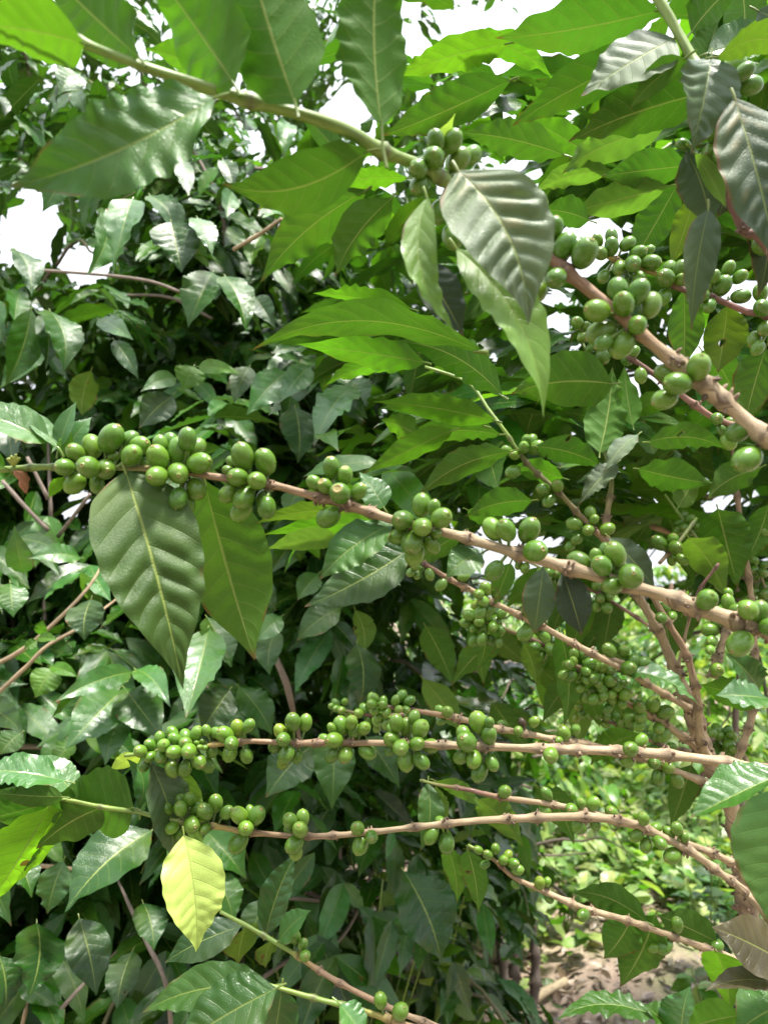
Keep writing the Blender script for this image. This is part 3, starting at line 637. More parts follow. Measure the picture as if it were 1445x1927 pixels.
add_leaf(b11, (1268, 72), (1092, 182), 92, 'T', 'G', .45, .0, 45); add_leaf(b11, (1245, 92), (962, 238), 86, 'U', 'N', .48, .2, 30, mat=M_LEAFW); add_leaf(b11, (1288, 110), (1185, 205), 50, 'U', 'M', .44)
add_leaf(b11, (1240, 20), (930, 72), 108, 'U', 'M', .52, .2, 35, sway=.05); add_leaf(b11, (1300, 60), (1400, -40), 90, 'U', 'N', .5, .1, 30); add_leaf(b11, (1330, 100), (1460, 60), 70, 'T', 'N', .5, .1, 40); add_leaf(b11, (1400, 60), (1380, -70), 80, 'U', 'M', .55, .1, 20); add_leaf(b11, (1320, 130), (1350, 40), 60, 'U', 'N', .5); add_leaf(b11, (1425, 20), (1500, 70), 60, 'T', 'G', .5)

b12 = branch('purple brown fruiting branch behind the thick branch, against the sky', [
    G0(1095, 455, .62, 6), (1160, 490, .615, 7, YEL, .4), (1240, 518, .61, 7, YEL, .6), B0(1280, 543, .607, 7.5, PURP), B0(1345, 562, .60, 8, PURP), B0(1400, 585, .595, 8.5, (.24, .11, .09)), B0(1520, 635, .59, 9, (.24, .11, .09))], [
    ((1160, 492), [(1124, 452, 12), (1150, 464, 15), (1150, 446, 13, 'b'), (1180, 459, 15), (1130, 477, 13), (1200, 476, 14), (1220, 471, 11, 'b'), (1190, 496, 16), (1224, 494, 16), (1165, 504, 14), (1202, 521, 14), (1180, 528, 10), (1135, 521, 14)]),
    ((1270, 537), [(1259, 504, 12), (1279, 506, 14), (1252, 523, 17), (1279, 526, 10), (1248, 560, 14, 'b')]),
    ((1340, 560), [(1328, 529, 17), (1358, 538, 17), (1319, 555, 15), (1370, 504, 12), (1391, 521, 13), (1333, 575, 14), (1393, 558, 15), (1343, 521, 12, 'b')]),
    ((1445, 603), [(1430, 551, 14), (1433, 580, 16), (1440, 618, 14), (1418, 639, 16), (1425, 655, 12, 'b')])], seed=8)
add_leaf(b12, (1286, 545), (1284, 695), 66, 'U', 'M', .62, .1, 20); add_leaf(b12, (1368, 575), (1350, 702), 82, 'U', 'O', .61, .1, 15, mat=M_LEAFW); add_leaf(b12, (1440, 655), (1400, 802), 76, 'U', 'M', .6, .1, 25)
add_leaf(b12, (1300, 555), (1310, 640), 40, 'U', 'B', .64)
b14 = branch('thin brown twig with a few small cherries under the thick branch', [
    G0(1085, 615, .66, 4), B0(1130, 642, .655, 5, PURP), B0(1190, 677, .65, 6, PURP), B0(1240, 712, .645, 7, PURP), B0(1300, 757, .64, 8, (.25, .13, .1)), B0(1350, 790, .635, 8, (.25, .13, .1)), B0(1420, 812, .63, 8, BROWN), B0(1500, 850, .63, 8)], [
    ((1120, 636), [(1086, 607, 12), (1104, 615, 9), (1098, 635, 11), (1133, 669, 14), (1110, 655, 9, 'b')]), ((1190, 677), [(1180, 677, 13, 'b'), (1192, 662, 12, 'b'), (1205, 707, 13)]), ((1352, 790), [(1348, 788, 12), (1356, 808, 9), (1378, 800, 16, 'b'), (1370, 830, 15, 'b')])], seed=9)

# leaves reaching in from the frame edge
def leafy(label, path, leaves, seed, cat='branch'):
    r = branch(label, path, [], seed=seed, cat=cat)
    for q in leaves: add_leaf(r, *q[:-1], **q[-1])
    return r
leafy('twig bearing the big smooth blue green leaf cut by the frame edge', [G0(1480, 1440, .45, 6), G0(1520, 1470, .45, 7), B0(1600, 1500, .45, 8)], [
    ((1490, 1475), (1446, 1742), 158, 'T', 'P', .42, -.1, 15, dict(mat=M_SATIN, wave=.015, pucker=.012, grid=GH)), ((1480, 1452), (1296, 1540), 74, 'T', 'N', .47, -.1, 50, dict(fold=.5, wave=.03))], 10)
leafy('twig with bronze tinted young leaves low beside the thin branch', [G0(1450, 1835, .60, 5), B0(1520, 1850, .6, 6), B0(1600, 1870, .6, 7)], [
    ((1475, 1812), (1338, 1744), 96, 'T', 'R', .58, -.1, 25, dict(fold=.08, label='bronze green leaf')), ((1465, 1852), (1325, 1866), 42, 'T', 'R', .57, -.1, 40, dict(label='narrow bronze leaf')), ((1500, 1880), (1378, 1950), 110, 'T', 'N', .58, -.1, 30, dict()),
    ((1345, 1790), (1372, 1905), 84, 'U', 'B', .64, .1, 20, dict()), ((1395, 1910), (1286, 1938), 66, 'U', 'B', .6, .1, 30, dict())], 11)
leafy('low shoot with a wavy glossy leaf above the leaf litter', [G0(1245, 1912, .7, 4), G0(1290, 1975, .7, 5), B0(1310, 2060, .7, 6)], [
    ((1240, 1914), (1045, 1922), 44, 'T', 'M', .7, -.2, 45, dict(sway=.1, wave=.08)), ((1282, 1965), (1298, 1856), 84, 'T', 'P', .68, .1, 30, dict()), ((1265, 1935), (1210, 1890), 44, 'T', 'M', .7, 0, 40, dict())], 12)

# ------------------------------------------------------------------ the shrub that stands among the branches
S = thing('coffee_shrub', 'open coffee shrub with a pale forked stem, fruiting side branches and bright backlit leaves', 'shrub', P(1410, 1990, 1.05))
def sb(part, path, clusters=(), **k): return branch('', path, clusters, parent=S, part=part, **k)
T = lambda x, y, d, r, c=TAN: (x, y, d, r, c, 1.0)
sb('trunk', [T(1480, 2700, 1.0, 26), T(1440, 2150, .98, 24), T(1415, 1800, .96, 21), T(1385, 1560, .95, 20), T(1345, 1450, .94, 19), T(1318, 1400, .94, 19), T(1303, 1340, .93, 18), T(1270, 1262, .92, 14), T(1240, 1190, .91, 12.5), T(1205, 1130, .90, 11), T(1170, 1070, .9, 9, BROWN), T(1140, 1000, .92, 8, BROWN), T(1150, 900, .95, 6, (.2, .2, .06)), T(1130, 830, .98, 5, (.14, .2, .05))],
   extra_nodes=[(1240, 1182), (1272, 1265), (1318, 1400), (1385, 1560)], seed=20)
st = sb('stem', [T(1335, 1430, .92, 12), T(1318, 1395, .90, 11), T(1312, 1320, .885, 9.5), T(1292, 1235, .88, 9, BROWN), T(1255, 1170, .875, 8, BROWN), T(1212, 1097, .87, 7.5, BROWN), T(1185, 1060, .87, 7.5, BROWN), T(1146, 1026, .87, 7.5, BROWN), T(1099, 979, .87, 7, (.2, .15, .07)), T(1052, 928, .87, 6.5, (.17, .15, .06)), T(990, 870, .87, 6, (.14, .15, .05)), G0(950, 812, .87, 5), G0(920, 772, .88, 4.5), G0(880, 720, .9, 4), G0(800, 690, .92, 4)], [
    ((990, 868), [(990, 830, 11), (1008, 842, 13), (985, 842, 12), (1022, 848, 11), (955, 848, 11), (968, 856, 10), (1000, 828, 11, 'b'), (1030, 845, 10, 'b'), (965, 888, 13)]), ((1050, 925), [(1021, 920, 12), (1049, 914, 13), (1033, 942, 12)]),
    ((1120, 1000), [(1080, 986, 14), (1106, 998, 13), (1142, 996, 14), (1117, 978, 10, 'b'), (1110, 965, 12, 'b'), (1085, 1015, 10, 'b'), (1072, 1028, 10, 'b')]), ((1255, 1168), [(1244, 1163, 12), (1263, 1160, 11, 'b'), (1252, 1142, 11, 'b')])], extra_nodes=[(1292, 1238), (1318, 1330), (1318, 1395)], seed=21)
sb('stem', [T(1360, 1500, .97, 10), T(1395, 1405, .97, 9.5), T(1416, 1335, .97, 9), T(1420, 1240, .97, 8), T(1412, 1120, .97, 7.5), T(1395, 1000, .97, 7, BROWN), T(1382, 900, .98, 6, BROWN), T(1376, 840, 1.0, 5, (.2, .16, .07))], extra_nodes=[(1418, 1335), (1408, 1090), (1390, 985)], seed=22)
sb('twig', [T(1392, 985, .965, 7), T(1430, 1010, .93, 7), T(1520, 1050, .9, 8)], [((1440, 1012), [(1440, 980, 12), (1430, 1000, 9, 'b'), (1437, 1002, 11)])], seed=23)
sb('twig', [T(1275, 1255, .91, 5), T(1290, 1190, .90, 4), T(1310, 1120, .89, 4, PURP), T(1352, 1060, .88, 3.5, PURP)], seed=24)
sb('twig', [T(1218, 1125, .9, 7), T(1170, 1080, .905, 6), T(1240, 1060, .92, 5, BROWN), T(1275, 1022, .93, 5, (.2, .2, .08)), G0(1310, 975, .95, 4)][2:], [((1262, 1045), [(1240, 1022, 13), (1265, 1016, 12), (1270, 1030, 13), (1263, 1055, 10, 'b'), (1283, 1053, 12)])], seed=25)
sb('twig', [T(1340, 1275, .86, 10), T(1350, 1235, .86, 10), T(1365, 1190, .86, 9), T(1372, 1150, .87, 7, (.2, .16, .07))], [((1366, 1188), [(1335, 1186, 14), (1350, 1172, 13, 'b'), (1369, 1134, 13), (1383, 1149, 12), (1339, 1207, 12), (1336, 1223, 9), (1369, 1117, 9), (1362, 1163, 12), (1395, 1142, 11, 'b')]), ((1342, 1268), [(1348, 1261, 14)])], seed=26)
sb('twig', [T(1420, 1460, .99, 6), T(1395, 1420, 1.0, 5), T(1345, 1385, 1.02, 5, (.2, .18, .07))], [((1365, 1398), auto(1360, 1398, 14, 26, 11.5))], seed=27)
# fruiting side branches
sb('branch', [T(1298, 1335, .90, 9), T(1243, 1302, .87, 8.5), T(1171, 1260, .84, 8), T(1114, 1230, .82, 8), T(1011, 1175, .80, 8), T(927, 1133, .78, 7.5), T(889, 1112, .775, 7), T(851, 1093, .77, 7, BROWN), T(796, 1060, .76, 6, PURP)], [
    ((796, 1062), [(783, 1066, 9), (773, 1077, 9), (785, 1082, 8), (808, 1081, 10), (790, 1072, 8, 'b')]), ((845, 1090), [(830, 1100, 12), (872, 1085, 11, 'b')]), ((925, 1132), [(914, 1108, 12), (935, 1114, 12), (901, 1118, 11), (909, 1131, 12), (903, 1152, 11), (918, 1150, 11), (897, 1138, 10), (940, 1102, 10, 'b')]),
    ((1010, 1175), [(994, 1150, 13), (1017, 1146, 12), (1019, 1154, 11, 'b'), (988, 1192, 14), (1023, 1197, 11, 'b')]), ((1171, 1260), [(1146, 1224, 13), (1173, 1226, 12), (1182, 1258, 15), (1207, 1249, 13), (1188, 1246, 12, 'b'), (1215, 1268, 7)])], extra_nodes=[(1114, 1230), (1010, 1175)], seed=28)
sb('branch', [T(1280, 1272, .92, 8), T(1247, 1266, .915, 7.5), T(1171, 1247, .905, 7), T(1114, 1232, .90, 7, BROWN), T(1026, 1212, .89, 6, PURP), T(940, 1180, .88, 5, (.2, .17, .06)), G0(890, 1160, .88, 4)], [
    ((925, 1172), auto(915, 1178, 16, 36, 10.5)), ((1030, 1215), [(1005, 1218, 12), (1035, 1222, 11), (1052, 1236, 13), (1017, 1235, 11), (1068, 1240, 12, 'b'), (1000, 1200, 10, 'b')])], seed=29)
sb('branch', [T(1318, 1410, .93, 11), T(1292, 1392, .91, 10), T(1236, 1353, .89, 9), T(1198, 1334, .875, 8, BROWN), T(1163, 1312, .86, 7, BROWN), T(1120, 1280, .85, 6, PURP), T(1080, 1250, .84, 5, (.2, .16, .07))], [
    ((1090, 1258), auto(1088, 1256, 13, 28, 11)), ((1128, 1288), auto(1130, 1286, 16, 34, 11)), ((1160, 1312), auto(1152, 1312, 7, 26, 11)), ((1225, 1346), [(1202, 1330, 14), (1228, 1326, 14), (1205, 1348, 13), (1202, 1365, 11), (1250, 1340, 13), (1185, 1352, 11, 'b')]), ((1250, 1364), [(1239, 1370, 12), (1248, 1383, 13)])], seed=30)
sb('branch', [T(1372, 1490, .95, 10), T(1345, 1478, .93, 9.5), T(1280, 1455, .90, 9), T(1200, 1425, .865, 8.5), T(1103, 1401, .83, 8.5), T(1049, 1393, .81, 8), T(988, 1380, .80, 8), T(927, 1369, .79, 8), T(863, 1352, .78, 7.5), T(810, 1342, .77, 7, BROWN), T(740, 1332, .76, 5, BROWN), G0(690, 1322, .76, 2.5)], [
    ((850, 1348), [(842, 1340, 11), (828, 1337, 10, 'b'), (830, 1358, 9, 'b')]), ((990, 1380), [(1004, 1359, 11), (983, 1361, 9, 'P'), (975, 1376, 10), (945, 1362, 8, 'b')]), ((1080, 1397), [(1061, 1380, 14), (1082, 1374, 11), (1051, 1393, 8)]),
    ((1245, 1443), [(1230, 1435, 14), (1256, 1444, 12), (1238, 1461, 13), (1273, 1469, 12, 'b'), (1254, 1429, 10, 'b')]), ((740, 1332), auto(738, 1334, 13, 34, 10))], extra_nodes=[(863, 1352), (1103, 1401)], seed=31)
sb('branch', [T(1460, 1660, .93, 10), T(1390, 1630, .87, 10), T(1330, 1602, .83, 9.5), T(1220, 1563, .78, 9), T(1100, 1528, .74, 8.5), T(1040, 1514, .73, 7.5), T(940, 1500, .72, 7, BROWN), T(880, 1486, .72, 5.5, PURP), T(830, 1478, .73, 4.5, (.2, .17, .06)), G0(790, 1468, .74, 3)], [
    ((945, 1502), [(949, 1490, 12)]), ((1035, 1513), [(1028, 1494, 12), (1026, 1527, 10, 'b')]), ((1095, 1527), [(1075, 1523, 12), (1092, 1512, 11), (1115, 1513, 12), (1094, 1555, 11, 'b')]), ((1160, 1545), [(1150, 1529, 13)])], extra_nodes=[(1340, 1606)], seed=32)
sb('branch', [T(1560, 1870, .96, 10), T(1445, 1829, .90, 9), T(1398, 1811, .88, 8.5), T(1328, 1784, .85, 8), T(1266, 1763, .83, 8), T(1179, 1732, .80, 8), T(1113, 1714, .78, 8), T(1072, 1699, .77, 8), T(1023, 1677, .77, 7), T(965, 1650, .77, 6, BROWN), T(928, 1617, .77, 5, (.2, .15, .06)), G0(880, 1590, .78, 4)], [
    ((940, 1628), [(932, 1598, 9), (947, 1619, 9), (965, 1625, 10), (973, 1637, 10), (918, 1609, 9), (912, 1627, 8), (969, 1664, 9, 'b'), (955, 1610, 9, 'b'), (900, 1600, 9)]), ((1025, 1678), [(1015, 1662, 11), (1029, 1660, 9), (1002, 1670, 9, 'b'), (1033, 1691, 9, 'b')]),
    ((1110, 1713), [(1097, 1722, 13)]), ((1266, 1763), [(1273, 1741, 14), (1249, 1780, 14), (1229, 1784, 9, 'b')]), ((1330, 1785), [(1348, 1780, 12, 'b')]), ((1400, 1812), [(1404, 1827, 14)])], extra_nodes=[(1179, 1732), (1072, 1699)], seed=33)

for i, (path, cl) in enumerate((
    ([T(1392, 1090, .99, 5), T(1340, 1050, 1.0, 4.5, BROWN), G0(1290, 985, 1.02, 4), G0(1250, 930, 1.03, 3)], [((1340, 1050), auto(1338, 1052, 9, 22, 11)), ((1290, 985), auto(1288, 985, 7, 18, 10))]),
    ([T(1330, 1420, 1.0, 5), T(1240, 1400, 1.02, 4.5, BROWN), T(1150, 1360, 1.05, 4, PURP), G0(1090, 1330, 1.06, 3)], [((1240, 1400), auto(1240, 1400, 8, 22, 10)), ((1160, 1365), auto(1158, 1366, 7, 26, 10)), ((1100, 1335), auto(1100, 1336, 8, 22, 9))]),
    ([T(1240, 1190, .96, 5), T(1130, 1120, .97, 4.5, PURP), T(1040, 1080, .98, 4, (.2, .17, .06)), G0(980, 1050, 1.0, 3)], [((1130, 1120), auto(1130, 1122, 6, 24, 10.5)), ((1045, 1082), auto(1045, 1083, 9, 24, 10)), ((985, 1052), auto(990, 1056, 6, 18, 9))]),
    ([T(1420, 1200, 1.0, 5), T(1440, 1120, 1.0, 4, BROWN), G0(1420, 1060, 1.02, 3)], [((1438, 1122), auto(1430, 1122, 8, 20, 11)), ((1422, 1066), auto(1420, 1070, 6, 16, 10))]),
    ([T(760, 1345, .9, 4, PURP), T(690, 1345, .9, 4, PURP), G0(620, 1330, .92, 3)], [((700, 1345), auto(705, 1342, 12, 30, 9.5)), ((640, 1335), auto(640, 1336, 6, 18, 8.5))]))):
    sb('branch', path, cl, seed=40 + i)
# leaves of the open shrub, seen from below against the sky: (base, tip, width, side, hue, depth, tilt)
SL = [((640, 325), (484, 396), 62, 'U', 'B', .80, 25), ((768, 335), (598, 358), 46, 'U', 'B', .78, 35), ((690, 358), (490, 532), 110, 'U', 'M', .80, 20), ((738, 372), (630, 522), 98, 'U', 'M', .78, 20),
 ((955, 82), (732, 152), 72, 'U', 'B', .72, 30), ((962, 150), (718, 256), 96, 'U', 'M', .70, 25), ((880, 72), (1038, 146), 60, 'U', 'B', .74, 30), ((1200, 48), (1026, 76), 44, 'U', 'B', .7, 40),
 ((1062, 292), (862, 250), 80, 'U', 'M', .66, 25), ((1112, 292), (982, 216), 64, 'U', 'B', .68, 20), ((1248, 240), (1056, 328), 84, 'U', 'L', .64, 20), ((1292, 312), (1130, 332), 84, 'U', 'M', .62, 25), ((1152, 322), (1002, 362), 54, 'U', 'L', .66, 30),
 ((1256, 350), (1072, 398), 78, 'U', 'L', .64, 25), ((1108, 415), (1018, 396), 66, 'U', 'M', .6, 25), ((1272, 350), (1190, 492), 92, 'U', 'N', .68, 15), ((1304, 372), (1258, 502), 56, 'U', 'O', .66, 15), ((1340, 430), (1310, 500), 40, 'U', 'N', .66, 20),
 ((905, 662), (472, 660), 80, 'U', 'M', .66, 45), ((775, 582), (588, 552), 46, 'U', 'B', .72, 40), ((800, 682), (556, 648), 72, 'U', 'B', .74, 30), ((762, 680), (608, 728), 46, 'U', 'B', .8, 30), ((1152, 722), (960, 742), 128, 'U', 'M', .64, 20),
 ((945, 745), (742, 642), 86, 'U', 'N', .72, 25), ((932, 792), (700, 756), 58, 'U', 'B', .74, 35), ((912, 802), (712, 770), 62, 'U', 'M', .78, 35), ((942, 818), (735, 842), 56, 'U', 'M', .8, 35), ((852, 810), (682, 892), 60, 'U', 'B', .74, 30), ((962, 850), (786, 934), 68, 'U', 'M', .72, 25),
 ((790, 822), (716, 790), 60, 'U', 'B', .8, 20), ((1008, 840), (1135, 880), 66, 'U', 'N', .84, 25), ((1128, 852), (1152, 690), 92, 'U', 'M', .86, 15), ((1190, 800), (1174, 688), 56, 'U', 'B', .88, 15), ((1218, 832), (1368, 846), 60, 'U', 'N', .82, 30), ((1200, 882), (1342, 910), 74, 'U', 'M', .84, 30),
 ((1200, 818), (1138, 888), 40, 'T', 'G', .84, 25), ((1160, 872), (1088, 950), 46, 'T', 'G', .84, 25), ((1275, 955), (1312, 892), 54, 'U', 'L', .86, 20), ((1000, 942), (876, 972), 66, 'U', 'M', .80, 25), ((1060, 900), (960, 880), 50, 'U', 'B', .9, 25),
 ((1295, 1012), (1366, 1124), 84, 'U', 'L', .88, 15), ((1350, 958), (1388, 1108), 108, 'U', 'N', .9, 10), ((1146, 1012), (1232, 1110), 62, 'T', 'G', .86, 15), ((1428, 1300), (1364, 1228), 66, 'T', 'N', .84, 25), ((1448, 1316), (1346, 1308), 56, 'T', 'P', .8, 45), ((1442, 1322), (1312, 1288), 70, 'U', 'M', .86, 30),
 ((1158, 1264), (1312, 1326), 40, 'T', 'P', .84, 55), ((1100, 1120), (1072, 1230), 60, 'U', 'B', .98, 15), ((1150, 1130), (1130, 1240), 66, 'U', 'M', 1.0, 15), ((1230, 1130), (1260, 1230), 70, 'U', 'N', .98, 15), ((1300, 1120), (1260, 1250), 80, 'U', 'M', 1.0, 15),
 ((1052, 1190), (1060, 1370), 66, 'U', 'N', .84, 20), ((985, 1210), (1010, 1290), 44, 'U', 'O', .86, 20), ((940, 1200), (850, 1290), 60, 'U', 'N', .95, 20), ((1185, 1735), (1135, 1805), 84, 'U', 'N', .82, 15), ((1232, 1722), (1165, 1858), 96, 'U', 'N', .82, 15, ), ((1218, 1736), (1075, 1680), 64, 'U', 'M', .82, 30),
 ((1348, 1772), (1236, 1722), 74, 'U', 'M', .86, 25), ((900, 1505), (985, 1595), 66, 'U', 'L', .78, 20), ((820, 1470), (905, 1520), 36, 'U', 'L', .76, 30), ((805, 1474), (790, 1602), 58, 'T', 'N', .74, 15), ((820, 1480), (835, 1570), 40, 'U', 'L', .76, 15), ((1010, 1480), (1080, 1590), 70, 'U', 'N', .86, 20),
 ((880, 1600), (900, 1720), 56, 'U', 'N', .82, 20), ((840, 1590), (860, 1700), 50, 'U', 'M', .84, 20), ((1090, 1270), (1020, 1360), 60, 'U', 'M', .92, 20), ((1200, 1380), (1110, 1440), 64, 'U', 'B', .95, 20), ((1300, 1440), (1260, 1560), 60, 'U', 'M', .98, 15), ((930, 1150), (900, 1260), 60, 'U', 'N', .9, 20),
 ((870, 1000), (760, 1060), 60, 'U', 'M', .8, 20), ((880, 960), (960, 1010), 50, 'U', 'M', .85, 25), ((1320, 660), (1380, 760), 70, 'U', 'M', .8, 20), ((1260, 750), (1180, 790), 50, 'U', 'B', .9, 20), ((1430, 880), (1330, 940), 70, 'U', 'M', .9, 20), ((1445, 950), (1400, 1060), 60, 'U', 'N', .9, 15)]
for i, q in enumerate(SL):
    add_leaf(S, q[0], q[1], q[2] * .88, q[3], q[4], q[5], None, q[6], wave=R.uniform(.05, .10), bend=R.uniform(.03, .14), sway=R.uniform(-.07, .07))

for i in range(20):
    x, y = R.uniform(790, 1200), R.uniform(1060, 1330); a = R.uniform(-.9, .9); l = R.uniform(95, 150)
    add_leaf(S, (x, y), (x + l * math.sin(a), y + l * math.cos(a)), l * R.uniform(.36, .48), 'U', R.choice('MMBBNL'), R.uniform(.98, 1.15), None, R.uniform(5, 30), wave=R.uniform(.04, .08))

def frame(y, up):
    y = y / np.linalg.norm(y); n = up - y * (up @ y); return y, n / (np.linalg.norm(n) + 1e-9)
HOLES = [(60, 440, 88, 108), (160, 500, 70, 45), (655, 205, 55, 60), (760, 90, 60, 60), (900, 60, 70, 40), (1060, 60, 70, 45), (1110, 470, 70, 60), (1010, 610, 40, 60), (1330, 650, 30, 50), (1215, 730, 60, 40), (960, 1050, 50, 40), (1250, 1065, 45, 30), (430, 160, 30, 40), (1400, 560, 60, 40), (510, 560, 18, 14), (700, 640, 10, 22), (800, 180, 25, 22), (150, 960, 50, 40)]
def in_hole(p, k=1.0):
    x, y, d = proj(p)
    return any(((x - a) / (w * k * (.75 if a < 850 else 1.05))) ** 2 + ((y - b) / (h * k * (.75 if a < 850 else 1.05))) ** 2 < R.uniform(.55, 1.2) for a, b, w, h in HOLES)
def crown_items(stems, nb, blen, hues, L0, rnd, zr, near=1.1, droop=.5, holes=True, seedling=None, inner=.25, spacing=.05, box=None):
    """pairs of leaves along side branches that spread from the stems; returns leaf items and branch lines"""
    items, lines = [], []
    for _ in range(nb):
        st = stems[rnd.randrange(len(stems))]; z = rnd.uniform(*zr); k = (z - zr[0]) / max(.01, zr[1] - zr[0])
        base = np.array([st[0] + st[2] * z, st[1] + st[3] * z, z]); az = rnd.uniform(0, 2 * math.pi)
        ln = blen * rnd.uniform(.55, 1.1) * (1.0 - .28 * k); rise = rnd.uniform(.0, .45)
        dr = np.array([math.cos(az), math.sin(az), rise]); pts = []
        for s in np.linspace(0, 1, 7):
            pts.append(base + dr * ln * s + np.array([0, 0, -.42 * ln * s * s * rnd.uniform(.6, 1.2)]))
        pts = np.array(pts); lines.append(pts)
        n = max(3, int(ln * (1 - inner) / spacing))
        for j in range(n):
            s = inner + (1 - inner) * (j + rnd.random() * .5) / n; f = s * 6; i = min(5, int(f)); p = pts[i] + (pts[i + 1] - pts[i]) * (f - i)
            fw = pts[i + 1] - pts[i]; fw = fw / np.linalg.norm(fw); side = np.cross(fw, [0, 0, 1]); side /= np.linalg.norm(side)
            for sg in (-1, 1):
                if rnd.random() < .1: continue
                y = side * sg * rnd.uniform(.5, 1) + fw * rnd.uniform(.1, .8) + np.array([0, 0, -droop * rnd.uniform(.3, 2.0)]) + np.array([rnd.gauss(0, .2) for _ in range(3)])
                up = np.array([rnd.gauss(0, .35), rnd.gauss(0, .35), 1.0]) + fw * .5
                y, nm = frame(y, up); L = L0 * rnd.uniform(.6, 1.15) * (1.0 if s < .9 else .75)
                c = p + y * L * .55
                x_, y_, d_ = proj(c)
                if d_ < near or (holes and (in_hole(c) or in_hole(p) or in_hole(p + y * L))): continue
                if box and not box(x_, y_, d_): continue
                h = rnd.choices([q[0] for q in hues], [q[1] for q in hues])[0]
                if s > .9 and rnd.random() < .35: h = 'B'
                items.append((p, y, nm, L, leaf_color(h, .2)))
    return items, lines
def make_shrub(label, loc, stems, nb, blen, hues, L0, zr, seed, name='coffee_shrub', cat='shrub', group=None, near=1.1, droop=.5, g=None, Tm=None, tw=True, stem_r=.022, box=None, holes=True, spacing=.05, keep=None, thick=1.0):
    rnd = random.Random(seed); root = thing(name, label, cat, loc, group); loc = np.array(loc, float)
    abs_st = [(loc[0] + s[0], loc[1] + s[1], s[2], s[3]) for s in stems]
    items, lines = crown_items(abs_st, nb, blen, hues, L0, rnd, zr, near, droop, box=box, holes=holes, spacing=spacing)
    me = leaves_mesh('crown', [(p - loc, y, n, L, c) for p, y, n, L, c in items], g or GL, Tm or TL)
    obj('crown', me, root, (0, 0, 0))
    for s in abs_st:
        pts = [np.array([s[0] + s[2] * z + .03 * math.sin(z * 3 + seed) + .012 * math.sin(z * 9), s[1] + s[3] * z + .02 * math.sin(z * 4 + seed), z]) for z in np.linspace(loc[2] - .05, zr[1] * .55, 9)]
        add_tube('trunk', root, pts, [stem_r * (1 - .8 * i / 8) for i in range(9)], [(*GREY, 1)] * 9, [pts[2], pts[3], pts[4]], seg=9)
    if tw:
        rnd.shuffle(lines)
        for ln in lines[:tw if tw is not True else 30]:
            if min(proj(p)[2] for p in ln) < near * .9 or any(in_hole(p, .7) for p in ln): continue
            add_tube('branch', root, ln, [.006 * thick, .0055 * thick, .005 * thick, .0045 * thick, .004 * thick, .003 * thick, .002 * thick], [(*GREY, 1)] * 4 + [(.14, .13, .06, .6)] * 2 + [(*GREEN, 0)], seg=7, per=3)
    return root
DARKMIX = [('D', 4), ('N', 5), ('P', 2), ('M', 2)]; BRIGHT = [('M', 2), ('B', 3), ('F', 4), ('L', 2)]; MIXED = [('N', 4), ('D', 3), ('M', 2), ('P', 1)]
# dark hedge of coffee shrubs
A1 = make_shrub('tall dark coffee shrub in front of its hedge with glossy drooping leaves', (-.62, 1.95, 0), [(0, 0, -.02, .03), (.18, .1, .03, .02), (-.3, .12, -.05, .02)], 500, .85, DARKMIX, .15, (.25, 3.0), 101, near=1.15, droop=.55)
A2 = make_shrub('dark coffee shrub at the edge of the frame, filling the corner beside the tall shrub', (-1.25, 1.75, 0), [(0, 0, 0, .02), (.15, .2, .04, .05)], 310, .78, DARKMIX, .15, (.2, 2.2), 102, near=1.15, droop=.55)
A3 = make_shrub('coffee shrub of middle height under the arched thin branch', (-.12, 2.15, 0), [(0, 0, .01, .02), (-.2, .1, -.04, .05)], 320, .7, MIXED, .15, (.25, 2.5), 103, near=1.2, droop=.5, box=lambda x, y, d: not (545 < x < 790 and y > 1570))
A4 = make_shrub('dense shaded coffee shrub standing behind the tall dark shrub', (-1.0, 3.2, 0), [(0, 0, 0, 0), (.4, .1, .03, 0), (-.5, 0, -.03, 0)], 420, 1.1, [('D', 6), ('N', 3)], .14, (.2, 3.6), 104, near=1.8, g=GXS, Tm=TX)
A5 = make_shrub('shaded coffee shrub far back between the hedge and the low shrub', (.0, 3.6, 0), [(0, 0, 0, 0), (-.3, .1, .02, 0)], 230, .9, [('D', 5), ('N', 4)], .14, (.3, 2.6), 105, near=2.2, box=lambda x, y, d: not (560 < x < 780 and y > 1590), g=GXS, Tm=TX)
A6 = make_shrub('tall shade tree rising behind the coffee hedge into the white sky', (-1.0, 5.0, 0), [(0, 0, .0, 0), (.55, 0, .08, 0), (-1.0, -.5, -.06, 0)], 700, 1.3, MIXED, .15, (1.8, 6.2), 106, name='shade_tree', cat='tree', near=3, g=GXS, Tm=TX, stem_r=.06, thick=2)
A7 = make_shrub('darkest coffee shrub at the far end of the hedge', (-2.3, 2.9, 0), [(0, 0, 0, 0), (.3, .2, .03, 0)], 200, 1.0, [('D', 6), ('N', 2)], .14, (.2, 2.5), 107, near=1.8, g=GXS, Tm=TX)
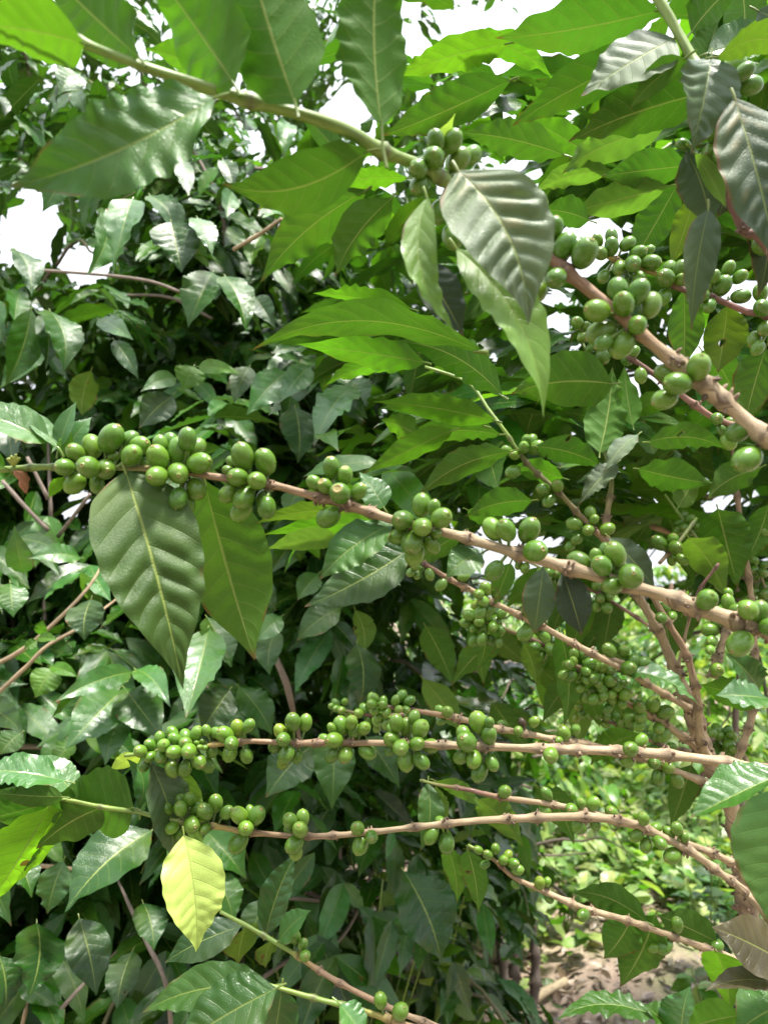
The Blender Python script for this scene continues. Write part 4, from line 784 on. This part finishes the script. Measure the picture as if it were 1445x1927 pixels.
# low shrub with three stems over the litter
A8 = make_shrub('low coffee shrub with three dark stems over the leaf litter', (.47, 3.0, 0), [(-.05, 0, -.03, .02), (.06, .05, .06, 0), (0, .1, .0, .04)], 85, .72, MIXED, .16, (.5, 1.4), 108, near=1.7, droop=.8, box=lambda x, y, d: 770 < x < 1010 and y < 1780)
A9 = make_shrub('leafy coffee shrub just behind the open fruiting shrub', (.96, 2.0, 0), [(0, 0, -.03, 0)], 150, .8, [('N', 4), ('M', 4), ('D', 1), ('B', 1)], .145, (1.35, 3.1), 110, near=1.25, droop=.45, box=lambda x, y, d: y < 1130)
A10 = make_shrub('coffee shrub at the frame edge behind the pale stem', (1.45, 2.3, 0), [(0, 0, 0, 0), (.2, .1, .03, 0)], 130, .8, [('N', 4), ('M', 4), ('B', 1)], .145, (1.3, 3.2), 111, near=1.5, droop=.45, box=lambda x, y, d: y < 1100)
# crown of the open shrub higher up, behind its hand placed leaves
rn = random.Random(55)
it, ln = crown_items([(.42, 1.15, 0, .0), (.15, 1.3, 0, 0), (.75, 1.25, 0, 0), (.35, 1.6, 0, 0)], 200, .62, [('M', 5), ('N', 4), ('B', 2)], .165, rn, (1.62, 2.55), near=.92, droop=.15, inner=.3, spacing=.06, box=lambda x, y, d: y < 1060 and x > 560)
so = local(S)
obj('crown', leaves_mesh('crown', [(p - so, y, n, L, c) for p, y, n, L, c in it], leaf_grid(8, 14), templates(leaf_grid(8, 14), 8, 9, (.27, .36))), S, (0, 0, 0))
for l in ln[:26]:
    if not any(in_hole(p, .8) for p in l) and min(proj(p)[2] for p in l) > .9 and min(proj(p)[0] for p in l) > 640:
        add_tube('branch', S, l, [.005, .0045, .004, .0036, .003, .0025, .0018], [(*BROWN, 1)] * 3 + [(*GREEN, 0)] * 4, seg=8, per=3)

# the leaves of the hedge that show singly: (base, tip, width, hue, tip forward share)
HL = [((250, 375), (214, 512), 64, 'P'), ((283, 368), (336, 462), 52, 'N'), ((200, 398), (164, 518), 58, 'P'), ((322, 418), (342, 514), 92, 'D'), ((372, 410), (400, 482), 44, 'P'), ((400, 513), (354, 617), 74, 'M'), ((424, 520), (464, 627), 57, 'N'), ((95, 586), (120, 702), 66, 'M'), ((60, 583), (10, 727), 64, 'N'), ((80, 593), (86, 697), 46, 'D'),
 ((186, 600), (252, 640), 36, 'P'), ((365, 690), (344, 735), 57, 'B'), ((374, 690), (458, 705), 28, 'B'), ((332, 712), (264, 738), 34, 'P'), ((326, 745), (262, 806), 62, 'D'), ((542, 700), (464, 782), 62, 'P'), ((585, 690), (528, 757), 50, 'P'), ((666, 728), (590, 842), 62, 'P'), ((662, 715), (692, 768), 56, 'P'), ((556, 768), (560, 872), 72, 'D'), ((545, 744), (534, 797), 40, 'N'), ((172, 698), (156, 782), 52, 'O'), ((215, 640), (262, 715), 36, 'D'), ((470, 690), (440, 760), 44, 'M'),
 ((45, 1078), (28, 988), 46, 'P'), ((152, 1050), (52, 1052), 38, 'P'), ((20, 1098), (26, 1162), 58, 'N'), ((172, 1128), (160, 1206), 66, 'D'), ((100, 1258), (66, 1314), 56, 'B'), ((95, 1255), (152, 1276), 26, 'B'), ((70, 1205), (45, 1222), 20, 'B'), ((72, 1200), (110, 1205), 20, 'B'), ((78, 1195), (82, 1165), 24, 'B'), ((252, 1265), (102, 1322), 46, 'P'), ((234, 1285), (112, 1337), 32, 'N'), ((230, 1300), (122, 1412), 84, 'P'), ((234, 1294), (308, 1392), 78, 'M'), ((256, 1260), (322, 1332), 48, 'P'), ((230, 1342), (198, 1442), 58, 'P'),
 ((392, 1182), (350, 1352), 84, 'P'), ((390, 1162), (436, 1257), 62, 'M'), ((450, 1293), (512, 1384), 58, 'N'), ((432, 1298), (378, 1378), 74, 'D'), ((520, 1188), (508, 1272), 52, 'N'), ((642, 1143), (558, 1207), 54, 'M'), ((530, 1160), (480, 1210), 44, 'P'), ((672, 1212), (672, 1338), 64, 'D'), ((668, 1148), (682, 1232), 42, 'O'), ((626, 1380), (624, 1524), 78, 'M'), ((690, 1388), (752, 1484), 58, 'M'), ((592, 1398), (500, 1502), 84, 'D'), ((40, 1380), (0, 1420), 50, 'M'), ((140, 1395), (100, 1440), 40, 'B'), ((330, 1580), (400, 1690), 64, 'P'),
 ((286, 1563), (122, 1718), 98, 'D'), ((70, 1738), (54, 1878), 88, 'D'), ((150, 1728), (182, 1874), 78, 'D'), ((390, 1566), (464, 1655), 74, 'N'), ((210, 1600), (140, 1640), 40, 'P'), ((270, 1700), (290, 1790), 60, 'D'), ((20, 1600), (60, 1690), 60, 'N'), ((440, 1830), (400, 1927), 70, 'D'), ((250, 1790), (220, 1900), 60, 'D'), ((120, 1620), (90, 1720), 60, 'N'), ((0, 1800), (10, 1900), 70, 'D'), ((400, 1640), (440, 1740), 60, 'N'), ((500, 1690), (470, 1780), 56, 'D'), ((760, 1640), (830, 1810), 110, 'D'),
 ((150, 140), (110, 180), 50, 'P'), ((380, 215), (350, 265), 40, 'P'), ((420, 300), (440, 360), 36, 'D'), ((480, 560), (520, 620), 44, 'D'), ((240, 270), (300, 320), 36, 'N'), ((130, 330), (80, 400), 46, 'N'), ((30, 470), (60, 560), 50, 'D'), ((560, 920), (540, 970), 44, 'N'), ((600, 1080), (560, 1130), 46, 'N'), ((480, 1090), (520, 1150), 46, 'D')]
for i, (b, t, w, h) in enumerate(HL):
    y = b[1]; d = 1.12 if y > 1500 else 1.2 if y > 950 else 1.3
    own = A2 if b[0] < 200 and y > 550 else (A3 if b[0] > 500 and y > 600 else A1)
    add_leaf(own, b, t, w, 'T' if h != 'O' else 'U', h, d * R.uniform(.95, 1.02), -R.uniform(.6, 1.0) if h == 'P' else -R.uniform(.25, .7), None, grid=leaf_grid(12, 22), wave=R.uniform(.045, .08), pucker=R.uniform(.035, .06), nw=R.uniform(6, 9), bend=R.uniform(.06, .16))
# bare twigs and old wood inside the hedge
def wood(root, path, c=GREY, **k):
    add_tube('branch', root, [P(x, y, d) for x, y, d, r in path], [r / F * d for x, y, d, r in path], [(*c, 1)] * len(path), seg=8, per=5, **k)
wood(A2, [(-30, 1262, 1.25, 5), (40, 1225, 1.25, 4.5), (95, 1180, 1.26, 4), (165, 1108, 1.3, 3), (200, 1050, 1.4, 2)], TAN); wood(A2, [(-20, 1320, 1.22, 4.5), (50, 1255, 1.23, 4), (90, 1215, 1.24, 3.5), (150, 1180, 1.3, 3), (230, 1120, 1.5, 2)], TAN)
wood(A2, [(5, 905, 1.5, 4), (45, 950, 1.5, 4), (92, 998, 1.5, 4)]); wood(A2, [(90, 800, 1.7, 2), (95, 930, 1.6, 3.5), (97, 1010, 1.6, 4)]); wood(A2, [(52, 860, 1.5, 3), (92, 940, 1.5, 4)]); wood(A2, [(170, 930, 1.45, 3), (110, 1010, 1.5, 4)])
wood(A2, [(20, 1120, 1.8, 2), (40, 1310, 1.7, 6), (55, 1400, 1.65, 8), (60, 1500, 1.6, 8)]); wood(A2, [(80, 1090, 1.75, 2), (92, 1270, 1.65, 6), (100, 1340, 1.6, 8), (108, 1430, 1.6, 9)]); wood(A2, [(-20, 1402, 1.4, 6), (60, 1405, 1.4, 5), (105, 1408, 1.4, 5)])
wood(A1, [(520, 1240, 1.4, 6), (540, 1290, 1.4, 7), (552, 1340, 1.42, 5), (566, 1400, 1.5, 4)]); wood(A1, [(215, 1640, 1.4, 1.5), (240, 1695, 1.3, 3), (275, 1770, 1.25, 4), (312, 1850, 1.2, 4.5), (325, 1960, 1.2, 5)]); wood(A1, [(220, 1790, 1.4, 1.5), (150, 1860, 1.28, 3.5), (90, 1930, 1.25, 4.5)]); wood(A2, [(90, 1760, 1.4, 1.5), (60, 1860, 1.28, 3.5), (35, 1960, 1.25, 4)], TAN)
wood(A1, [(340, 250, 1.9, 3), (385, 320, 1.9, 3.5), (418, 400, 1.9, 4), (425, 470, 1.9, 4)]); wood(A1, [(440, 470, 1.6, 4), (490, 440, 1.55, 4), (530, 412, 1.5, 3)], TAN); wood(A1, [(70, 508, 1.6, 3), (200, 518, 1.6, 3), (285, 530, 1.6, 3), (340, 550, 1.6, 3)]); wood(A1, [(230, 555, 1.8, 2), (320, 560, 1.8, 3), (400, 600, 1.8, 3)])
wood(A1, [(180, 1640, 1.3, 3), (60, 1630, 1.3, 4), (-20, 1660, 1.3, 4)], TAN); wood(A3, [(540, 1690, 1.5, 3), (640, 1695, 1.6, 4), (760, 1680, 1.7, 4)]); wood(A3, [(600, 1810, 1.5, 3), (660, 1740, 1.6, 3), (700, 1640, 1.7, 3)]); wood(A3, [(480, 1850, 1.4, 4), (560, 1800, 1.5, 4), (640, 1790, 1.6, 3)])

# unseen shrubs added behind the camera to block low sky light
for i, (x, y) in enumerate(((-1.9, -1.3), (-.4, -1.7), (1.2, -1.5), (2.6, -.6))):
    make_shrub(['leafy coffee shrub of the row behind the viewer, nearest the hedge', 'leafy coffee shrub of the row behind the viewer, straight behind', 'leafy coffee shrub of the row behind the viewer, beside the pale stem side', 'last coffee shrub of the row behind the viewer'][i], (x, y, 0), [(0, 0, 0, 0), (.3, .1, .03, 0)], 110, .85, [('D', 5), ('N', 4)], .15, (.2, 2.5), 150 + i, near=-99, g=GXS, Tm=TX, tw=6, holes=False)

# ------------------------------------------------------------------ ground
n = 90; xs = np.concatenate([np.linspace(-60, -6, 12), np.linspace(-5, 6, 60), np.linspace(7, 60, 12)]); ys = np.concatenate([np.linspace(-30, -2, 6), np.linspace(-1, 12, 70), np.linspace(13, 120, 14)])
X, Y = np.meshgrid(xs, ys); Z = .03 * np.sin(X * 2.1 + Y * 1.3) + .025 * np.sin(X * 4.7 - Y * 3.1) + np.clip(Y - 5, 0, 200) * .035
idx = np.arange(X.size).reshape(X.shape); f = np.stack([idx[:-1, :-1], idx[:-1, 1:], idx[1:, 1:], idx[1:, :-1]], -1).reshape(-1, 4)
gz = lambda x, y: .03 * math.sin(x * 2.1 + y * 1.3) + .025 * math.sin(x * 4.7 - y * 3.1) + max(0, y - 5) * .035
tag(obj('ground', mesh_from('ground', np.stack([X.ravel(), Y.ravel(), Z.ravel()], -1), f, mats=[M_SOIL])), kind='structure')
rn = random.Random(77); it = []
for _ in range(12000):
    x, y = rn.uniform(-2.2, 3.2), rn.uniform(1.2, 7) ; a = rn.uniform(0, 6.28)
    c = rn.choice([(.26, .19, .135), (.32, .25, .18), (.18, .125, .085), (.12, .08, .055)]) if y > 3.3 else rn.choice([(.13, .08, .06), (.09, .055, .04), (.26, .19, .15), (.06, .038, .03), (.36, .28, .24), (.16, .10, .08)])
    nm = np.array([rn.gauss(0, .45), rn.gauss(0, .45), 1.0]); yv, nm = frame(np.array([math.cos(a), math.sin(a), rn.uniform(-.1, .35)]), nm)
    it.append((np.array([x, y, gz(x, y) + .012]), yv, nm, rn.uniform(.04, .09), (*c, .05)))
tag(obj('leaf_litter', leaves_mesh('leaf_litter', it, GXS, TX)), kind='stuff')
it = []
for _ in range(11000):
    y = rn.uniform(3.5, 10); x = rn.uniform(.1, .62) * y
    dens = math.sin(x * 1.9 + y * .7) + math.sin(y * 2.3 - x) + (1.6 if y > 4.2 else .5 if y > 3.4 else -.3)
    if dens < rn.uniform(.3, 1.6): continue
    z = gz(x, y); h = rn.uniform(.03, .22)
    a = rn.uniform(0, 6.28); yv, nm = frame(np.array([math.cos(a), math.sin(a), rn.uniform(-.2, .7)]), np.array([rn.gauss(0, .3), rn.gauss(0, .3), 1.0]))
    it.append((np.array([x, y, z + h]), yv, nm, rn.uniform(.08, .15) * (1 + max(0, y - 4) * .08), leaf_color(rn.choice('BFLFF'), .2)))
tag(obj('ground_weeds', leaves_mesh('ground_weeds', it, GXS, TXR)), kind='stuff')
# a fallen stick, and fallen leaves lying on the litter
def ground_pt(px, py):
    d = P(px, py, 1.0) - CAM; s = (gz(0, 3) - CAM[2]) / d[2]; return CAM + d * s
p0, p1 = ground_pt(950, 1927), ground_pt(1065, 1862)
p0[2] = gz(p0[0], p0[1]) + .03; p1[2] = gz(p1[0], p1[1]) + .03
st, _, _ = add_tube('fallen_stick', None, [p0, (p0 + p1) / 2 + np.array([0, .01, .01]), p1], [.022, .02, .016], [(.42, .33, .2, 1)] * 3, seg=10); tag(st, 'pale fallen stick lying across the leaf litter', 'stick')
for (x, y, hue, lab) in ((965, 1868, 'Y', 'yellow fallen leaf beside the dark stems'), (1000, 1878, 'L', 'pale green fallen leaf beside the stick')):
    p = ground_pt(x, y); p[2] = gz(p[0], p[1]) + .035
    o = obj('fallen_leaf', leaves_mesh('fallen_leaf', [(np.zeros(3), np.array([1.0, .25, .05]), np.array([0, -.35, 1.0]), .15, leaf_color(hue))], GM, templates(GM, 2, 12)), None, p); tag(o, lab, 'leaf')

# weeds one can tell apart, and the sunlit shrubs and trees beyond
def weed(loc, h, n, label, seed, group=None, hues='BFL', L=(.045, .09)):
    rnd = random.Random(seed); root = thing('weed_plant', label, 'weed', loc, group); it = []; tubes = []
    for k in range(n):
        a = rnd.uniform(0, 6.28); q = rnd.uniform(.1, .3) * h; top_ = np.array([math.cos(a) * q, math.sin(a) * q, h * rnd.uniform(.5, 1)]); pts = [np.zeros(3), top_ * .5 + np.array([0, 0, .05 * h]), top_]
        add_tube('stem', root, [np.array(loc) + p for p in pts], [.004, .003, .0015], [(*GREEN, 0)] * 3, seg=6, per=3)
        for j in range(14):
            s = rnd.uniform(.25, 1); p = pts[0] * (1 - s) + top_ * s; a = rnd.uniform(0, 6.28)
            yv, nm = frame(np.array([math.cos(a), math.sin(a), rnd.uniform(-.5, .5)]), np.array([rnd.gauss(0, .3), rnd.gauss(0, .3), 1.0]))
            it.append((p + yv * .01, yv, nm, rnd.uniform(*L), leaf_color(rnd.choice(hues), .2)))
    obj('foliage', leaves_mesh('foliage', it, GXS, TXR), root, (0, 0, 0))
WL = ['pale climbing weed between the dark shrub and the low shrub', 'tall leafy weed under the arched branch', 'broad leafed weed at the foot of the hedge', 'bright weed beside the bare litter', 'weed with blue green leaves behind the thin lowest branch', 'spreading weed in the sunlit clearing', 'sprawling weed near the low shoot', 'small weed at the foot of the dark stems']
for i, (x, y, h, n) in enumerate(((-.10, 1.95, 1.12, 22), (.04, 2.1, 1.1, 20), (-.2, 1.9, .75, 12), (.9, 3.9, .4, 6), (1.35, 3.3, .6, 8), (1.75, 4.0, .6, 9), (1.15, 2.8, .35, 5), (.25, 2.6, .35, 7))):
    weed((x, y, gz(x, y)), h, n, WL[i], 300 + i, hues='BFL' if i not in (4,) else 'PMP')
FL = ['low pale green shrub left of the pale trunk in the clearing', 'low pale green shrub right of the pale trunk in the clearing', 'bright green coffee shrub in the sunlit clearing', 'yellow green shrub beyond the pale trunk', 'round sunlit shrub behind the clearing', 'dark leafy shrub between the sunlit ones', 'wide sunlit tree closing the clearing', 'hazy dark tree behind the forked trunk', 'pale far tree under the white sky', 'sunlit far tree at the frame edge', 'low bright shrub just beyond the low shrub', 'far yellow green shrub seen through the branches']
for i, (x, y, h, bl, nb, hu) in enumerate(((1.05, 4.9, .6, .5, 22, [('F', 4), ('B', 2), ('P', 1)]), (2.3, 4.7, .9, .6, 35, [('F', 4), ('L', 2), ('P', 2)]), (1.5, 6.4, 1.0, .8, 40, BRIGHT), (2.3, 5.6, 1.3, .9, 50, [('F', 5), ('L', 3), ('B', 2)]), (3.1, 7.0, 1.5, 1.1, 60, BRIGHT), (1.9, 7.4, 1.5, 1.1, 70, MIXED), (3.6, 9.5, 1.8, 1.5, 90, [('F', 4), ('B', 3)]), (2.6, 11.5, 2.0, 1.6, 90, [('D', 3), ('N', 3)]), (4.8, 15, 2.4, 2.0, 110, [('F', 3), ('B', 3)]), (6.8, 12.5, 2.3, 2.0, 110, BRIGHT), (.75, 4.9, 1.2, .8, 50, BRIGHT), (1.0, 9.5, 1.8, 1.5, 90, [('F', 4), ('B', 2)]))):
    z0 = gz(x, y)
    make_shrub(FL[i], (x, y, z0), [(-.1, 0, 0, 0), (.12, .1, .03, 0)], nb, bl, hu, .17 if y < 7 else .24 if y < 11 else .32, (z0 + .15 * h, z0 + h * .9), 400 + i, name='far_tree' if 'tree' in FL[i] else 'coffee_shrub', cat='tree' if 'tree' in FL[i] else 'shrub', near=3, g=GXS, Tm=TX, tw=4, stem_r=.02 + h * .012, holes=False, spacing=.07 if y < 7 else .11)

# ------------------------------------------------------------------ light
ELEV, AZ = rad(74), rad(130)                                   # azimuth from +Y towards +X
w = bpy.data.worlds.new('World'); scene.world = w; w.use_nodes = True
nt = w.node_tree; bg = nt.nodes['Background']; bg.inputs['Strength'].default_value = 0.07
sky = nt.nodes.new('ShaderNodeTexSky'); sky.sky_type = 'NISHITA'; sky.sun_disc = False; sky.sun_elevation = ELEV; sky.sun_rotation = AZ
tc = nt.nodes.new('ShaderNodeTexCoord'); no = nt.nodes.new('ShaderNodeTexNoise'); no.inputs['Scale'].default_value = 3.0; no.inputs['Detail'].default_value = 6
mr = nt.nodes.new('ShaderNodeMapRange'); mr.interpolation_type = 'SMOOTHSTEP'; mr.inputs['From Min'].default_value = .27; mr.inputs['From Max'].default_value = .42
mx = nt.nodes.new('ShaderNodeMix'); mx.data_type = 'RGBA'; mx.inputs[7].default_value = (9.5, 9.9, 10.6, 1)
L_ = nt.links.new
sp = nt.nodes.new('ShaderNodeSeparateXYZ'); ma = nt.nodes.new('ShaderNodeMath'); ma.operation = 'MULTIPLY_ADD'; ma.use_clamp = False; ma.inputs[1].default_value = 0.95; ma.inputs[2].default_value = 0.6
cl = nt.nodes.new('ShaderNodeVectorMath'); cl.operation = 'SCALE'; cl.inputs[0].default_value = (9.5, 9.9, 10.6)   # overcast: brightest overhead
L_(tc.outputs['Generated'], sp.inputs[0]); L_(sp.outputs[2], ma.inputs[0]); L_(ma.outputs[0], cl.inputs['Scale']); L_(cl.outputs[0], mx.inputs[7])
L_(tc.outputs['Generated'], no.inputs['Vector']); L_(no.outputs[0], mr.inputs['Value']); L_(mr.outputs[0], mx.inputs[0]); L_(sky.outputs[0], mx.inputs[6]); L_(mx.outputs[2], bg.inputs['Color'])
sd = bpy.data.lights.new('sun', 'SUN'); so_ = bpy.data.objects.new('sun', sd); COL.objects.link(so_); sd.energy = 4.2; sd.angle = rad(10); sd.color = (1, .96, .88)
dv = Vector((math.sin(AZ) * math.cos(ELEV), math.cos(AZ) * math.cos(ELEV), math.sin(ELEV))); so_.rotation_euler = dv.to_track_quat('Z', 'Y').to_euler()
vs = scene.view_settings; vs.view_transform = 'Standard'; vs.look = 'None'; vs.gamma = 1; vs.use_curve_mapping = False; vs.exposure = 1.42
scene.cycles.max_bounces = 8; scene.cycles.diffuse_bounces = 4; scene.cycles.transmission_bounces = 4; scene.cycles.use_denoising = True
scene.render.film_transparent = False
